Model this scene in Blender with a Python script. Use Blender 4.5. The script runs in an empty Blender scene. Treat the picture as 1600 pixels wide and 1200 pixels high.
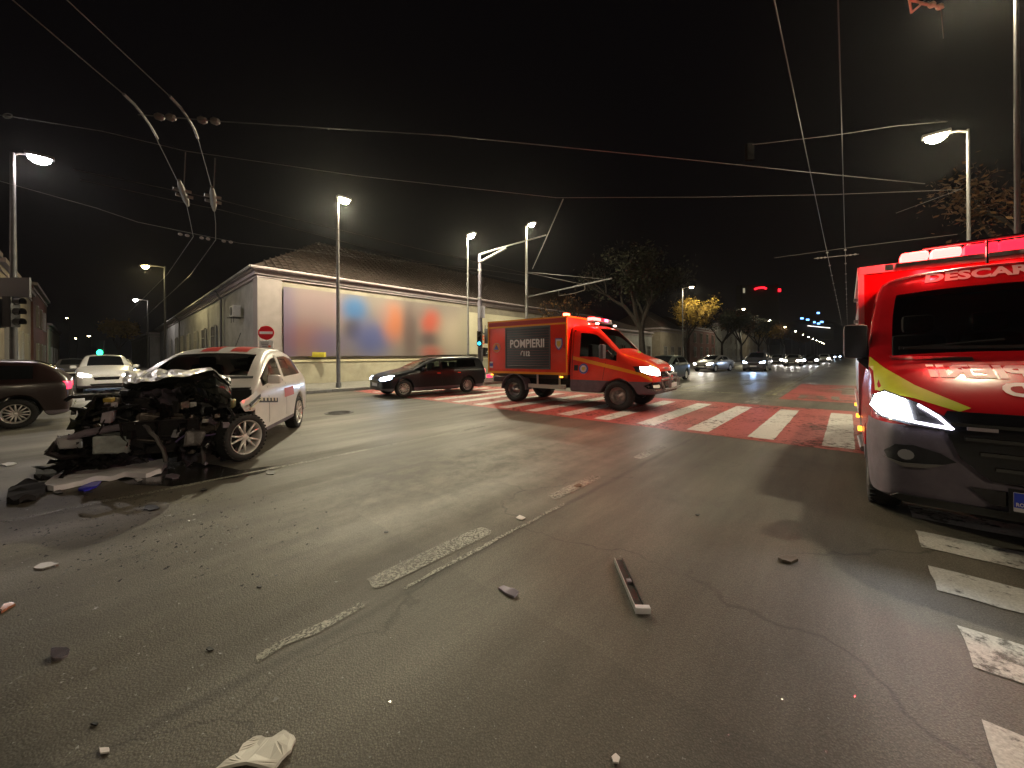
import bpy, bmesh, math, random
from mathutils import Vector, Matrix, noise
from mathutils.bvhtree import BVHTree
R = random.Random(7)
PI = math.pi
sc = bpy.context.scene
HAZE = 0.00026
COL = sc.collection

# ------------------------------------------------------------------ camera, night sky, exposure
H = 1.5            # eye height
F = 590.0          # focal length in pixels of the 1600 px wide photograph
PX, PY, ROLL = 800.0, 556.0, 0.006
cd = bpy.data.cameras.new('camera'); cam = bpy.data.objects.new('camera', cd); COL.objects.link(cam)
cam.location = (0, 0, H); cam.rotation_euler = (PI/2, ROLL, 0)
cd.sensor_width = 36; cd.lens = F/1600*36; cd.shift_y = -(600-PY)/1600
cd.clip_start = 0.05; cd.clip_end = 3000
sc.camera = cam
w = bpy.data.worlds.new('World'); sc.world = w; w.use_nodes = True
bg = w.node_tree.nodes['Background']; bg.inputs[0].default_value = (0.0105, 0.008, 0.0095, 1); bg.inputs[1].default_value = 0.13
sc.view_settings.view_transform = 'Standard'; sc.view_settings.look = 'None'
sc.view_settings.exposure = 0.42; sc.view_settings.gamma = 1
sc.cycles.max_bounces = 5; sc.cycles.diffuse_bounces = 2; sc.cycles.glossy_bounces = 3
sc.cycles.transmission_bounces = 4; sc.cycles.transparent_max_bounces = 8; sc.cycles.volume_bounces = 0
sc.cycles.sample_clamp_indirect = 3; sc.cycles.use_denoising = True
sc.cycles.caustics_reflective = False; sc.cycles.caustics_refractive = False
try: sc.cycles.use_light_tree = True
except Exception: pass

# ------------------------------------------------------------------ frames
A = Vector((0.665, 0.747, 0)).normalized()       # along the boulevard, away from the camera
L = Vector((-A.y, A.x, 0))                        # across it, to the left: along the side street
def AL(a, l, z=0): return A*a + L*l + Vector((0, 0, z))
def ray(px, py):
    dx, dy = px-PX, py-PY
    c, s = math.cos(ROLL), math.sin(ROLL)
    x, y = dx*c - dy*s, dy*c + dx*s
    return Vector((x/F, 1, -y/F))
def G(px, py, z=0):
    r = ray(px, py); t = (z-H)/r.z
    return Vector((r.x*t, t, z))
def D(px, py, Y):
    r = ray(px, py)
    return Vector((r.x*Y, Y, H + r.z*Y))
ANG = math.atan2(A.y, A.x)

# ------------------------------------------------------------------ materials
MATS = {}
def M(name, col=(.5,.5,.5), rough=.5, metal=0., emit=None, es=1., var=.0, scale=8., bump=0., bscale=40., coat=0., alpha=None, spec=.5):
    if name in MATS: return MATS[name]
    m = bpy.data.materials.new(name); m.use_nodes = True; MATS[name] = m
    nt = m.node_tree; p = nt.nodes['Principled BSDF']
    p.inputs['Base Color'].default_value = (*col, 1); p.inputs['Roughness'].default_value = rough
    p.inputs['Metallic'].default_value = metal; p.inputs['Coat Weight'].default_value = coat
    p.inputs['Specular IOR Level'].default_value = spec
    p.inputs['Coat Roughness'].default_value = .08
    if emit:
        p.inputs['Emission Color'].default_value = (*emit, 1); p.inputs['Emission Strength'].default_value = es
    tc = None
    if var or bump:
        tc = nt.nodes.new('ShaderNodeTexCoord')
    if var:
        n = nt.nodes.new('ShaderNodeTexNoise'); n.inputs['Scale'].default_value = scale; n.inputs['Detail'].default_value = 6
        n.inputs['Roughness'].default_value = .65
        nt.links.new(tc.outputs['Object'], n.inputs['Vector'])
        mr = nt.nodes.new('ShaderNodeMapRange'); mr.inputs[1].default_value = .3; mr.inputs[2].default_value = .7
        mr.inputs[3].default_value = 1-var; mr.inputs[4].default_value = 1+var*.6
        nt.links.new(n.outputs[0], mr.inputs[0])
        mx = nt.nodes.new('ShaderNodeVectorMath'); mx.operation = 'SCALE'; mx.inputs[0].default_value = col
        nt.links.new(mr.outputs[0], mx.inputs['Scale']); nt.links.new(mx.outputs[0], p.inputs['Base Color'])
        mr2 = nt.nodes.new('ShaderNodeMapRange'); mr2.inputs[1].default_value = .3; mr2.inputs[2].default_value = .7
        mr2.inputs[3].default_value = min(1, rough+var*.35); mr2.inputs[4].default_value = max(.02, rough-var*.1)
        nt.links.new(n.outputs[0], mr2.inputs[0]); nt.links.new(mr2.outputs[0], p.inputs['Roughness'])
    if bump:
        n2 = nt.nodes.new('ShaderNodeTexNoise'); n2.inputs['Scale'].default_value = bscale; n2.inputs['Detail'].default_value = 4
        nt.links.new(tc.outputs['Object'], n2.inputs['Vector'])
        b = nt.nodes.new('ShaderNodeBump'); b.inputs['Strength'].default_value = bump; b.inputs['Distance'].default_value = .02
        nt.links.new(n2.outputs[0], b.inputs['Height']); nt.links.new(b.outputs[0], p.inputs['Normal'])
    return m
def glass_mat(name, tint, refl=.12):
    if name in MATS: return MATS[name]
    m = bpy.data.materials.new(name); m.use_nodes = True; MATS[name] = m
    nt = m.node_tree; nt.nodes.clear()
    o = nt.nodes.new('ShaderNodeOutputMaterial'); mx = nt.nodes.new('ShaderNodeMixShader')
    t = nt.nodes.new('ShaderNodeBsdfTransparent'); t.inputs[0].default_value = (*tint, 1)
    g = nt.nodes.new('ShaderNodeBsdfGlossy'); g.inputs['Roughness'].default_value = .04
    f = nt.nodes.new('ShaderNodeFresnel'); f.inputs[0].default_value = 1.5
    nt.links.new(f.outputs[0], mx.inputs[0]); nt.links.new(t.outputs[0], mx.inputs[1]); nt.links.new(g.outputs[0], mx.inputs[2])
    nt.links.new(mx.outputs[0], o.inputs[0]); return m

RED = M('fire_red_paint', (.80,.045,.02), .3, coat=.5, var=.12, scale=3)
VRED = M('van_red_paint', (.46,.008,.014), .2, coat=.0, spec=.35, var=.12, scale=3)
WHITE = M('white_car_paint', (.72,.71,.69), .3, coat=.5, var=.1, scale=4)
BLACKP = M('black_car_paint', (.004,.004,.008), .3, spec=.35, var=.2, scale=4)
MAROON = M('maroon_car_paint', (.016,.005,.004), .3, coat=.2, var=.15, scale=4)
SILVER = M('silver_car_paint', (.35,.34,.34), .3, metal=.5, coat=.5, var=.1)
GREYP = M('grey_car_paint', (.1,.1,.12), .3, metal=.3, coat=.5, var=.1)
PLAST = M('dark_bumper_plastic', (.125,.105,.13), .55, var=.25, scale=6, bump=.05, bscale=300)
BLK = M('black_plastic', (.012,.012,.013), .45, var=.3, scale=12)
BLKSH = M('shiny_black_plastic', (.01,.01,.012), .15)
RUB = M('tyre_rubber', (.018,.018,.018), .75, var=.3, scale=20)
STEEL = M('steel', (.4,.39,.38), .35, metal=.9, var=.3, scale=20)
ALLOY = M('alloy_wheel', (.78,.76,.73), .28, metal=.45, var=.12, scale=15)
CHROME = M('chrome', (.75,.75,.75), .1, metal=1)
DGLASS = M('dark_glass', (.008,.009,.010), .06, coat=.4)
GLASS = glass_mat('tinted_window_glass', (.38,.42,.40))
VGLASS = glass_mat('clear_window_glass', (.6,.62,.6))
YEL = M('amber_reflective_stripe', (.85,.33,.01), .45)
LIME = M('lime_reflective_film', (.52,.55,.03), .45, var=.08)
LETTER = M('white_lettering', (.72,.68,.68), .5)
LENS = M('clear_lamp_glass', (.45,.45,.47), .06, metal=.4)
ORANGE = M('orange_marker_lens', (.8,.25,.02), .3, emit=(1,.35,.03), es=3)
HEAD = M('headlamp_glow', (1,1,1), .3, emit=(.93,.95,1), es=34)
HEADB = M('bluish_headlamp_glow', (1,1,1), .3, emit=(.55,.72,1), es=34)
HEADW = M('warm_headlamp_glow', (1,1,1), .3, emit=(1,.93,.82), es=38)
TAIL = M('tail_lamp_red', (.6,.01,.02), .3, emit=(1,.03,.08), es=2.2)
DTAIL = M('unlit_tail_lamp', (.35,.01,.02), .2)
REDGLOW = M('red_beacon_glow', (1,.1,.1), .3, emit=(1,.045,.04), es=14)
REDLENS = M('red_beacon_lens', (.7,.02,.03), .2, emit=(1,.008,.02), es=4)
BLUELENS = M('blue_beacon_lens', (.1,.15,.6), .2)
INTER = M('cab_upholstery', (.03,.028,.035), .8, var=.3)
WARM = M('street_lamp_glow', (1,1,1), .3, emit=(1,.86,.60), es=60)
COOL = M('cool_street_lamp_glow', (1,1,1), .3, emit=(1,.9,.98), es=60)
YLAMP = M('yellow_street_lamp_glow', (1,1,1), .3, emit=(1,.82,.38), es=40)
GALV = M('galvanised_steel', (.22,.22,.22), .45, metal=.35, var=.25, scale=6)
DPOLE = M('dark_painted_steel', (.07,.07,.075), .45, metal=.2, var=.25, scale=6)
WIRE = M('copper_contact_wire', (.07,.06,.05), .4, metal=.7)
CABLE = M('grey_span_cable', (.11,.105,.10), .5, metal=.3)
INSUL = M('insulator', (.2,.18,.17), .4, var=.2)

# ------------------------------------------------------------------ mesh helpers
def tag(o, label=None, cat=None, group=None, kind=None):
    if label: o['label'] = label
    if cat: o['category'] = cat
    if group: o['group'] = group
    if kind: o['kind'] = kind
    return o
def empty(name, loc=(0,0,0), rz=0, label=None, cat=None, group=None):
    o = bpy.data.objects.new(name, None); COL.objects.link(o); o.location = loc; o.rotation_euler = (0,0,rz)
    o.empty_display_size = .2
    return tag(o, label, cat, group)
def link(name, me, mat, parent=None):
    o = bpy.data.objects.new(name, me); COL.objects.link(o)
    if mat is not None and not len(me.materials): me.materials.append(mat)
    if parent: o.parent = parent
    return o
def build(name, bm, mat, parent=None, smooth=False, loc=None, rz=None):
    me = bpy.data.meshes.new(name); bm.normal_update()
    if smooth:
        for f in bm.faces: f.smooth = True
        for e in bm.edges:
            if len(e.link_faces) == 2:
                try:
                    if e.calc_face_angle() > .7: e.smooth = False
                except ValueError: pass
    bm.to_mesh(me); bm.free()
    o = link(name, me, mat, parent)
    if loc is not None: o.location = loc
    if rz is not None: o.rotation_euler = (0,0,rz)
    return o
def add_box(bm, c, s, rot=None, bev=0):
    m = Matrix.Translation(Vector(c))
    if rot is not None: m = m @ (rot if isinstance(rot, Matrix) else Matrix.Rotation(rot, 4, 'Z'))
    m = m @ Matrix.Diagonal((s[0], s[1], s[2], 1))
    r = bmesh.ops.create_cube(bm, size=1, matrix=m)
    if bev:
        es = list({e for v in r['verts'] for e in v.link_edges})
        bmesh.ops.bevel(bm, geom=es, offset=bev, segments=2, affect='EDGES', profile=.6)
    return bm
def box(name, c, s, mat, parent=None, rot=None, bev=0, smooth=False):
    bm = bmesh.new(); add_box(bm, c, s, rot, bev); return build(name, bm, mat, parent, smooth or bev > 0)
def add_tube(bm, pts, r, n=6, cap=True):
    pts = [Vector(p) for p in pts]; rings = []
    rs = r if isinstance(r, (list, tuple)) else [r]*len(pts)
    prev = None
    for i, p in enumerate(pts):
        t = (pts[min(i+1, len(pts)-1)] - pts[max(i-1, 0)])
        if t.length < 1e-9: t = Vector((0,0,1))
        t.normalize()
        u = t.cross(Vector((0,0,1))) if prev is None else prev - t*prev.dot(t)
        if u.length < 1e-4: u = t.cross(Vector((1,0,0)))
        u.normalize(); v = t.cross(u); prev = u
        rings.append([bm.verts.new(p + (u*math.cos(2*PI*k/n) + v*math.sin(2*PI*k/n))*rs[i]) for k in range(n)])
    for a, b in zip(rings, rings[1:]):
        for k in range(n): bm.faces.new((a[k], b[k], b[(k+1)%n], a[(k+1)%n]))
    if cap and n > 2:
        bm.faces.new(rings[0]); bm.faces.new(rings[-1][::-1])
    return bm
def tube(name, pts, r, mat, parent=None, n=6):
    bm = bmesh.new(); add_tube(bm, pts, r, n); return build(name, bm, mat, parent, True)
def add_lathe(bm, prof, mat4=None, n=24, axis='Z'):
    """prof: (radius, height) pairs"""
    rings = []
    for r, h in prof:
        ring = []
        for k in range(n):
            a = 2*PI*k/n
            v = Vector((r*math.cos(a), r*math.sin(a), h)) if axis == 'Z' else Vector((r*math.cos(a), h, r*math.sin(a)))
            if mat4 is not None: v = mat4 @ v
            ring.append(bm.verts.new(v))
        rings.append(ring)
    for a, b in zip(rings, rings[1:]):
        for k in range(n): bm.faces.new((a[k], a[(k+1)%n], b[(k+1)%n], b[k]))
    for rg in (rings[0], rings[-1]):
        try: bm.faces.new(rg)
        except ValueError: pass
    bmesh.ops.recalc_face_normals(bm, faces=bm.faces)
    return bm
def poly_sheet(name, pts, z, mat, parent=None, kind=None, label=None, jag=0):
    bm = bmesh.new(); P = [Vector((p[0], p[1], 0)) for p in pts]
    if jag:
        Q = []
        for a, b in zip(P, P[1:]+P[:1]):
            n = max(1, int((b-a).length/.12)); d = (b-a)
            nr = Vector((-d.y, d.x, 0)).normalized()
            for k in range(n): Q.append(a + d*k/n + nr*R.uniform(-jag, jag)*(k > 0))
        P = Q
    f = bm.faces.new([bm.verts.new((p.x, p.y, z)) for p in P])
    if f.normal.z < 0: f.normal_flip()
    bm.normal_update()
    if bm.faces[:][0].normal.z < 0: bmesh.ops.reverse_faces(bm, faces=bm.faces[:])
    bmesh.ops.triangulate(bm, faces=bm.faces[:])
    o = build(name, bm, mat, parent)
    if kind: o['kind'] = kind
    if label: o['label'] = label
    return o
def prism(bm, pts, z0, z1):
    a = [bm.verts.new((p[0], p[1], z0)) for p in pts]; b = [bm.verts.new((p[0], p[1], z1)) for p in pts]
    n = len(pts)
    for k in range(n): bm.faces.new((a[k], a[(k+1)%n], b[(k+1)%n], b[k]))
    bm.faces.new(b); bm.faces.new(a[::-1]); bmesh.ops.recalc_face_normals(bm, faces=bm.faces)
    return bm
def copy_tree(o, parent=None):
    c = o.copy(); COL.objects.link(c)
    if parent: c.parent = parent
    for ch in list(o.children): copy_tree(ch, c)
    return c
def text_bm(s, size, bold=.0, width=None):
    cu = bpy.data.curves.new('t', 'FONT'); cu.body = s; cu.size = size; cu.offset = bold; cu.resolution_u = 3
    cu.fill_mode = 'FRONT'
    o = bpy.data.objects.new('t', cu); COL.objects.link(o)
    dg = bpy.context.evaluated_depsgraph_get(); me = bpy.data.meshes.new_from_object(o.evaluated_get(dg))
    bm = bmesh.new(); bm.from_mesh(me)
    bpy.data.objects.remove(o); bpy.data.curves.remove(cu); bpy.data.meshes.remove(me)
    xs = [v.co.x for v in bm.verts]; x0, x1 = min(xs), max(xs)
    k = 1 if width is None else width/(x1-x0)
    for v in bm.verts: v.co.x = (v.co.x-x0)*k
    return bm, (x1-x0)*k

# ------------------------------------------------------------------ vehicles: a closed hull of sections, subdivided, then split into its parts
class Veh:
    pass
def lerp_st(a, b, x):
    t = (x-a[0])/(b[0]-a[0]); return [p+(q-p)*t for p, q in zip(a, b)]
def hull(root, st, wheels, RA, mats, glass=(4,6), side=(4,8), rear=None, split=None, lower=None, level=2, open_front=False):
    """st rows: x, w, zb, zbelt, w5,z5, w6,z6, w7,z7, z8 from front to rear"""
    st = [list(s)+[i] for i, s in enumerate(st)]     # last value keeps the original index
    xs = [s[0] for s in st]; full = list(st)
    for xw in wheels:
        for th in (0, 22, 50, 90, 130, 158, 180):
            x = xw + RA*math.cos(math.radians(th)) * (1.0)
            if xs[-1]+.03 < x < xs[0]-.03 and min(abs(x-s[0]) for s in full) > .035:
                for a, b in zip(st, st[1:]):
                    if a[0] >= x >= b[0]: full.append(lerp_st(a, b, x)); break
        for e in (.045, -.045):
            x = xw + (RA+abs(e))*(1 if e > 0 else -1)
            if xs[-1]+.02 < x < xs[0]-.02:
                for a, b in zip(st, st[1:]):
                    if a[0] >= x >= b[0]: full.append(lerp_st(a, b, x)); break
    full.sort(key=lambda s: -s[0])
    bm = bmesh.new(); rings = []; cr = bm.edges.layers.float.new('crease_edge')
    for s in full:
        x, w_, zb, zbelt, w5, z5, w6, z6, w7, z7, z8, idx = s
        za = zb
        for xw in wheels:
            d = abs(x-xw)
            if d < RA+.001: za = max(za, .34 + math.sqrt(max(0, RA*RA-d*d))*1.0)
        zm = max(zb + .42*(zbelt-zb), za+.05)
        zbl = max(zbelt, zm+.03)
        half = [(0, za), (w_*.9, za), (w_, za+.035), (w_*1.012, zm), (w_, zbl), (w5, max(z5, zbl+.02)), (w6, max(z6, z5+.03)), (w7, z7), (0, z8)]
        rt = [bm.verts.new((x, y, z)) for y, z in half]
        lt = [rt[0]] + [bm.verts.new((x, -y, z)) for y, z in half[1:-1]] + [rt[-1]]
        rings.append((rt, lt, idx))
    part = bm.faces.layers.int.new('part')
    for (ra, la, ia), (rb, lb, ib) in zip(rings, rings[1:]):
        mid = (ia+ib)/2
        for k in range(8):
            p = 0
            if k == 7 and glass[0] < mid < glass[1]: p = 2
            elif k == 5 and side and side[0] < mid < side[1]: p = 3
            elif k == 7 and rear and rear[0] < mid < rear[1]: p = 4
            f = bm.faces.new((ra[k], ra[k+1], rb[k+1], rb[k])); f[part] = p
            f = bm.faces.new((la[k], lb[k], lb[k+1], la[k+1])); f[part] = p
            if k in (1, 2):
                for rr, sd in ((ra, rb), (la, lb)):
                    e = bm.edges.get((rr[k], sd[k]))
                    if e: e[cr] = .8
    for (rt, lt, idx), fr in ((rings[0], True), (rings[-1], False)):
        if fr and open_front: continue
        for k in range(8):
            vs = (rt[k], lt[k], lt[k+1], rt[k+1]) if k not in (0, 7) else ((rt[0], lt[1], rt[1]) if k == 0 else (rt[7], lt[7], rt[8]))
            try: f = bm.faces.new(vs)
            except ValueError: pass
    bmesh.ops.recalc_face_normals(bm, faces=bm.faces)
    me = bpy.data.meshes.new('hull'); 
    for f in bm.faces: f.material_index = f[part]
    bm.to_mesh(me); bm.free()
    for i in range(5): me.materials.append(None)
    o = bpy.data.objects.new('hull', me); COL.objects.link(o)
    md = o.modifiers.new('s', 'SUBSURF'); md.levels = level; md.render_levels = level
    dg = bpy.context.evaluated_depsgraph_get(); em = bpy.data.meshes.new_from_object(o.evaluated_get(dg))
    bpy.data.objects.remove(o)
    bm = bmesh.new(); bm.from_mesh(em)
    V = Veh(); V.root = root; V.bvh = BVHTree.FromBMesh(bm)
    for (co, no) in (split or []):
        bmesh.ops.bisect_plane(bm, geom=bm.verts[:]+bm.edges[:]+bm.faces[:], plane_co=co, plane_no=no)
    for f in bm.faces:
        if f.material_index == 0 and lower and lower(f.calc_center_median()): f.material_index = 1
    names = ['body', 'lower_cladding', 'windshield', 'side_window', 'rear_window']
    V.parts = {}
    for i, nm in enumerate(names):
        if not any(f.material_index == i for f in bm.faces): continue
        for sd in ((-1, 1) if i == 3 else (0,)):
            b2 = bm.copy(); bmesh.ops.delete(b2, geom=[f for f in b2.faces if f.material_index != i or (sd and f.calc_center_median().y*sd < 0)], context='FACES')
            for f in b2.faces: f.material_index = 0
            V.parts[nm] = build(nm, b2, mats[i], root, True)
    bm.free(); return V
def decal(V, name, shape, axis, mat, off=.006, res=.08, parent=None, skirt=True, loc=(0,0), flip=False, depth=None):
    """shape: outline of (u,v) points or a bmesh in the uv plane; pressed onto the hull along the axis"""
    if isinstance(shape, bmesh.types.BMesh): bm = shape
    else:
        bm = bmesh.new(); bm.faces.new([bm.verts.new((p[0], p[1], 0)) for p in shape])
    for v in bm.verts:
        if flip: v.co.x = -v.co.x
        v.co.x += loc[0]; v.co.y += loc[1]
    us = [v.co.x for v in bm.verts]; vs = [v.co.y for v in bm.verts]
    for k, (lo, hi) in ((0, (min(us), max(us))), (1, (min(vs), max(vs)))):
        n = int((hi-lo)/res)
        for i in range(1, n+1):
            c = lo+(hi-lo)*i/(n+1); co = (c,0,0) if k == 0 else (0,c,0); no = (1,0,0) if k == 0 else (0,1,0)
            bmesh.ops.bisect_plane(bm, geom=bm.verts[:]+bm.edges[:]+bm.faces[:], plane_co=co, plane_no=no)
    bmesh.ops.triangulate(bm, faces=[f for f in bm.faces if len(f.verts) > 4])
    DIR = {'front': Vector((-1,0,0)), 'rear': Vector((1,0,0)), 'left': Vector((0,-1,0)), 'right': Vector((0,1,0)), 'top': Vector((0,0,-1))}[axis]
    for v in bm.verts:
        u, q = v.co.x, v.co.y
        if axis in ('front', 'rear'): p = Vector((0, u, q))
        elif axis in ('left', 'right'): p = Vector((u, 0, q))
        else: p = Vector((u, q, 0))
        hit = V.bvh.ray_cast(p - DIR*12, DIR) if V.bvh else (None,)
        if hit[0] is None:
            hit = V.bvh.find_nearest(p - DIR*(1.0 if axis != 'top' else 2.5))
        n = hit[1]
        if n.dot(DIR) > 0: n = -n
        v.co = hit[0] + n*off*.5 - DIR*off*.6
    bm.normal_update()
    fs = bm.faces[:]
    if fs and sum((f.normal.dot(DIR) for f in fs)) > 0: bmesh.ops.reverse_faces(bm, faces=fs)
    if skirt:
        be = [e for e in bm.edges if len(e.link_faces) == 1]
        r = bmesh.ops.extrude_edge_only(bm, edges=be)
        for g in r['geom']:
            if isinstance(g, bmesh.types.BMVert): g.co += DIR*(off+.01)
    return build(name, bm, mat, parent or V.root, True)

_wheel = {}
def wheel(root, x, y, r, wd, style, steer=0, name='wheel', rmat=None):
    """wheel (empty) > tyre, rim; outer face towards the sign of y"""
    s = 1 if y > 0 else -1
    e = empty(name, (x, y, r)); e.parent = root
    e.rotation_euler = (0, 0, (PI if s < 0 else 0)+steer)
    key = (r, wd, style)
    if key not in _wheel:
        bm = bmesh.new(); h = wd/2
        rr = r*({'steel': .58, 'alloy5': .73}.get(style, .66))
        add_lathe(bm, [(rr*.97, -h*.9), (r*.86, -h), (r*.965, -h*.85), (r, -h*.5), (r, h*.5), (r*.965, h*.85), (r*.86, h), (rr*1.02, h*.93), (rr*.97, h*.8), (rr*.97,-h*.88)], n=36, axis='Y')
        for f in [f for f in bm.faces if len(f.verts) > 8]: bm.faces.remove(f)
        for k in range(36):      # tread shoulder blocks
            a = 2*PI*k/36
            add_box(bm, (math.cos(a)*r*.985, h*.72, math.sin(a)*r*.985), (r*.03, h*.42, r*.09), Matrix.Rotation(-a, 4, 'Y'))
        ty = bpy.data.meshes.new('tyre')
        for f in bm.faces: f.smooth = True
        bm.to_mesh(ty); bm.free(); ty.materials.append(RUB)
        bm = bmesh.new()
        if style == 'steel':
            add_lathe(bm, [(rr, h*.95), (rr*.93, h*.7), (rr*.84, h*.25), (rr*.6, h*.1), (rr*.5, h*.45), (rr*.3, h*.5), (rr*.28, h*.9), (.001, h*.95)], n=32, axis='Y')
            for f in [f for f in bm.faces if len(f.verts) > 8]: bm.faces.remove(f)
            for k in range(8):
                a = 2*PI*k/8; add_lathe(bm, [(rr*.07, h*.2), (rr*.07, h*.62), (.001, h*.62)], Matrix.Translation((math.cos(a)*rr*.42, 0, math.sin(a)*rr*.42)), 6, 'Y')
        else:
            add_lathe(bm, [(rr, h*.95), (rr*.95, h*.9), (rr*.9, h*.3), (rr*.88, -h*.6)], n=32, axis='Y')
            bm.faces.ensure_lookup_table()
            for f in [f for f in bm.faces if len(f.verts) > 8]: bm.faces.remove(f)
            ns = 5 if style == 'alloy5' else 7
            for k in range(ns):
                for dd in (-.13, .13):
                    a = 2*PI*k/ns + dd
                    a2 = 2*PI*k/ns + dd*1.9
                    p0 = Vector((math.cos(2*PI*k/ns+dd)*rr*.16, h*.55, math.sin(2*PI*k/ns+dd)*rr*.16)); p1 = Vector((math.cos(a2)*rr*.92, h*.78, math.sin(a2)*rr*.92))
                    add_tube(bm, [p0, p1], [rr*.085, rr*.055], 5)
            add_lathe(bm, [(rr*.24, h*.2), (rr*.24, h*.62), (rr*.1, h*.72), (.001, h*.72)], n=16, axis='Y')
        ri = bpy.data.meshes.new('rim')
        for f in bm.faces: f.smooth = len(f.verts) < 8
        bm.to_mesh(ri); bm.free(); ri.materials.append(ALLOY if style != 'steel' else STEEL)
        bm = bmesh.new(); add_lathe(bm, [(rr*.9, -h*.55), (rr*.9, -h*.5), (.001, -h*.5)], n=20, axis='Y')
        if style != 'steel': add_lathe(bm, [(rr*.62, -h*.3), (rr*.62, -h*.1), (.001, -h*.1)], n=20, axis='Y')
        bd = bpy.data.meshes.new('brake_disc'); bm.to_mesh(bd); bm.free(); bd.materials.append(BLK)
        _wheel[key] = (ty, ri, bd)
    ty, ri, bd = _wheel[key]
    link('tyre', ty, None, e); link('rim', ri, None, e); link('brake_disc', bd, None, e)
    return e
def spot(parent, loc, watts, col, size=150, blend=.6, r=.08, dirv=(0,0,-1), name='lamp_light'):
    ld = bpy.data.lights.new(name, 'SPOT'); ld.energy = watts; ld.color = col; ld.spot_size = math.radians(size); ld.spot_blend = blend
    ld.shadow_soft_size = r
    o = bpy.data.objects.new(name, ld); COL.objects.link(o); o.location = loc
    o.rotation_euler = Vector(dirv).to_track_quat('-Z', 'Y').to_euler(); o.parent = parent; return o
def point(parent, loc, watts, col, r=.08, name='lamp_light'):
    ld = bpy.data.lights.new(name, 'POINT'); ld.energy = watts; ld.color = col; ld.shadow_soft_size = r
    o = bpy.data.objects.new(name, ld); COL.objects.link(o); o.location = loc; o.parent = parent; return o
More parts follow.
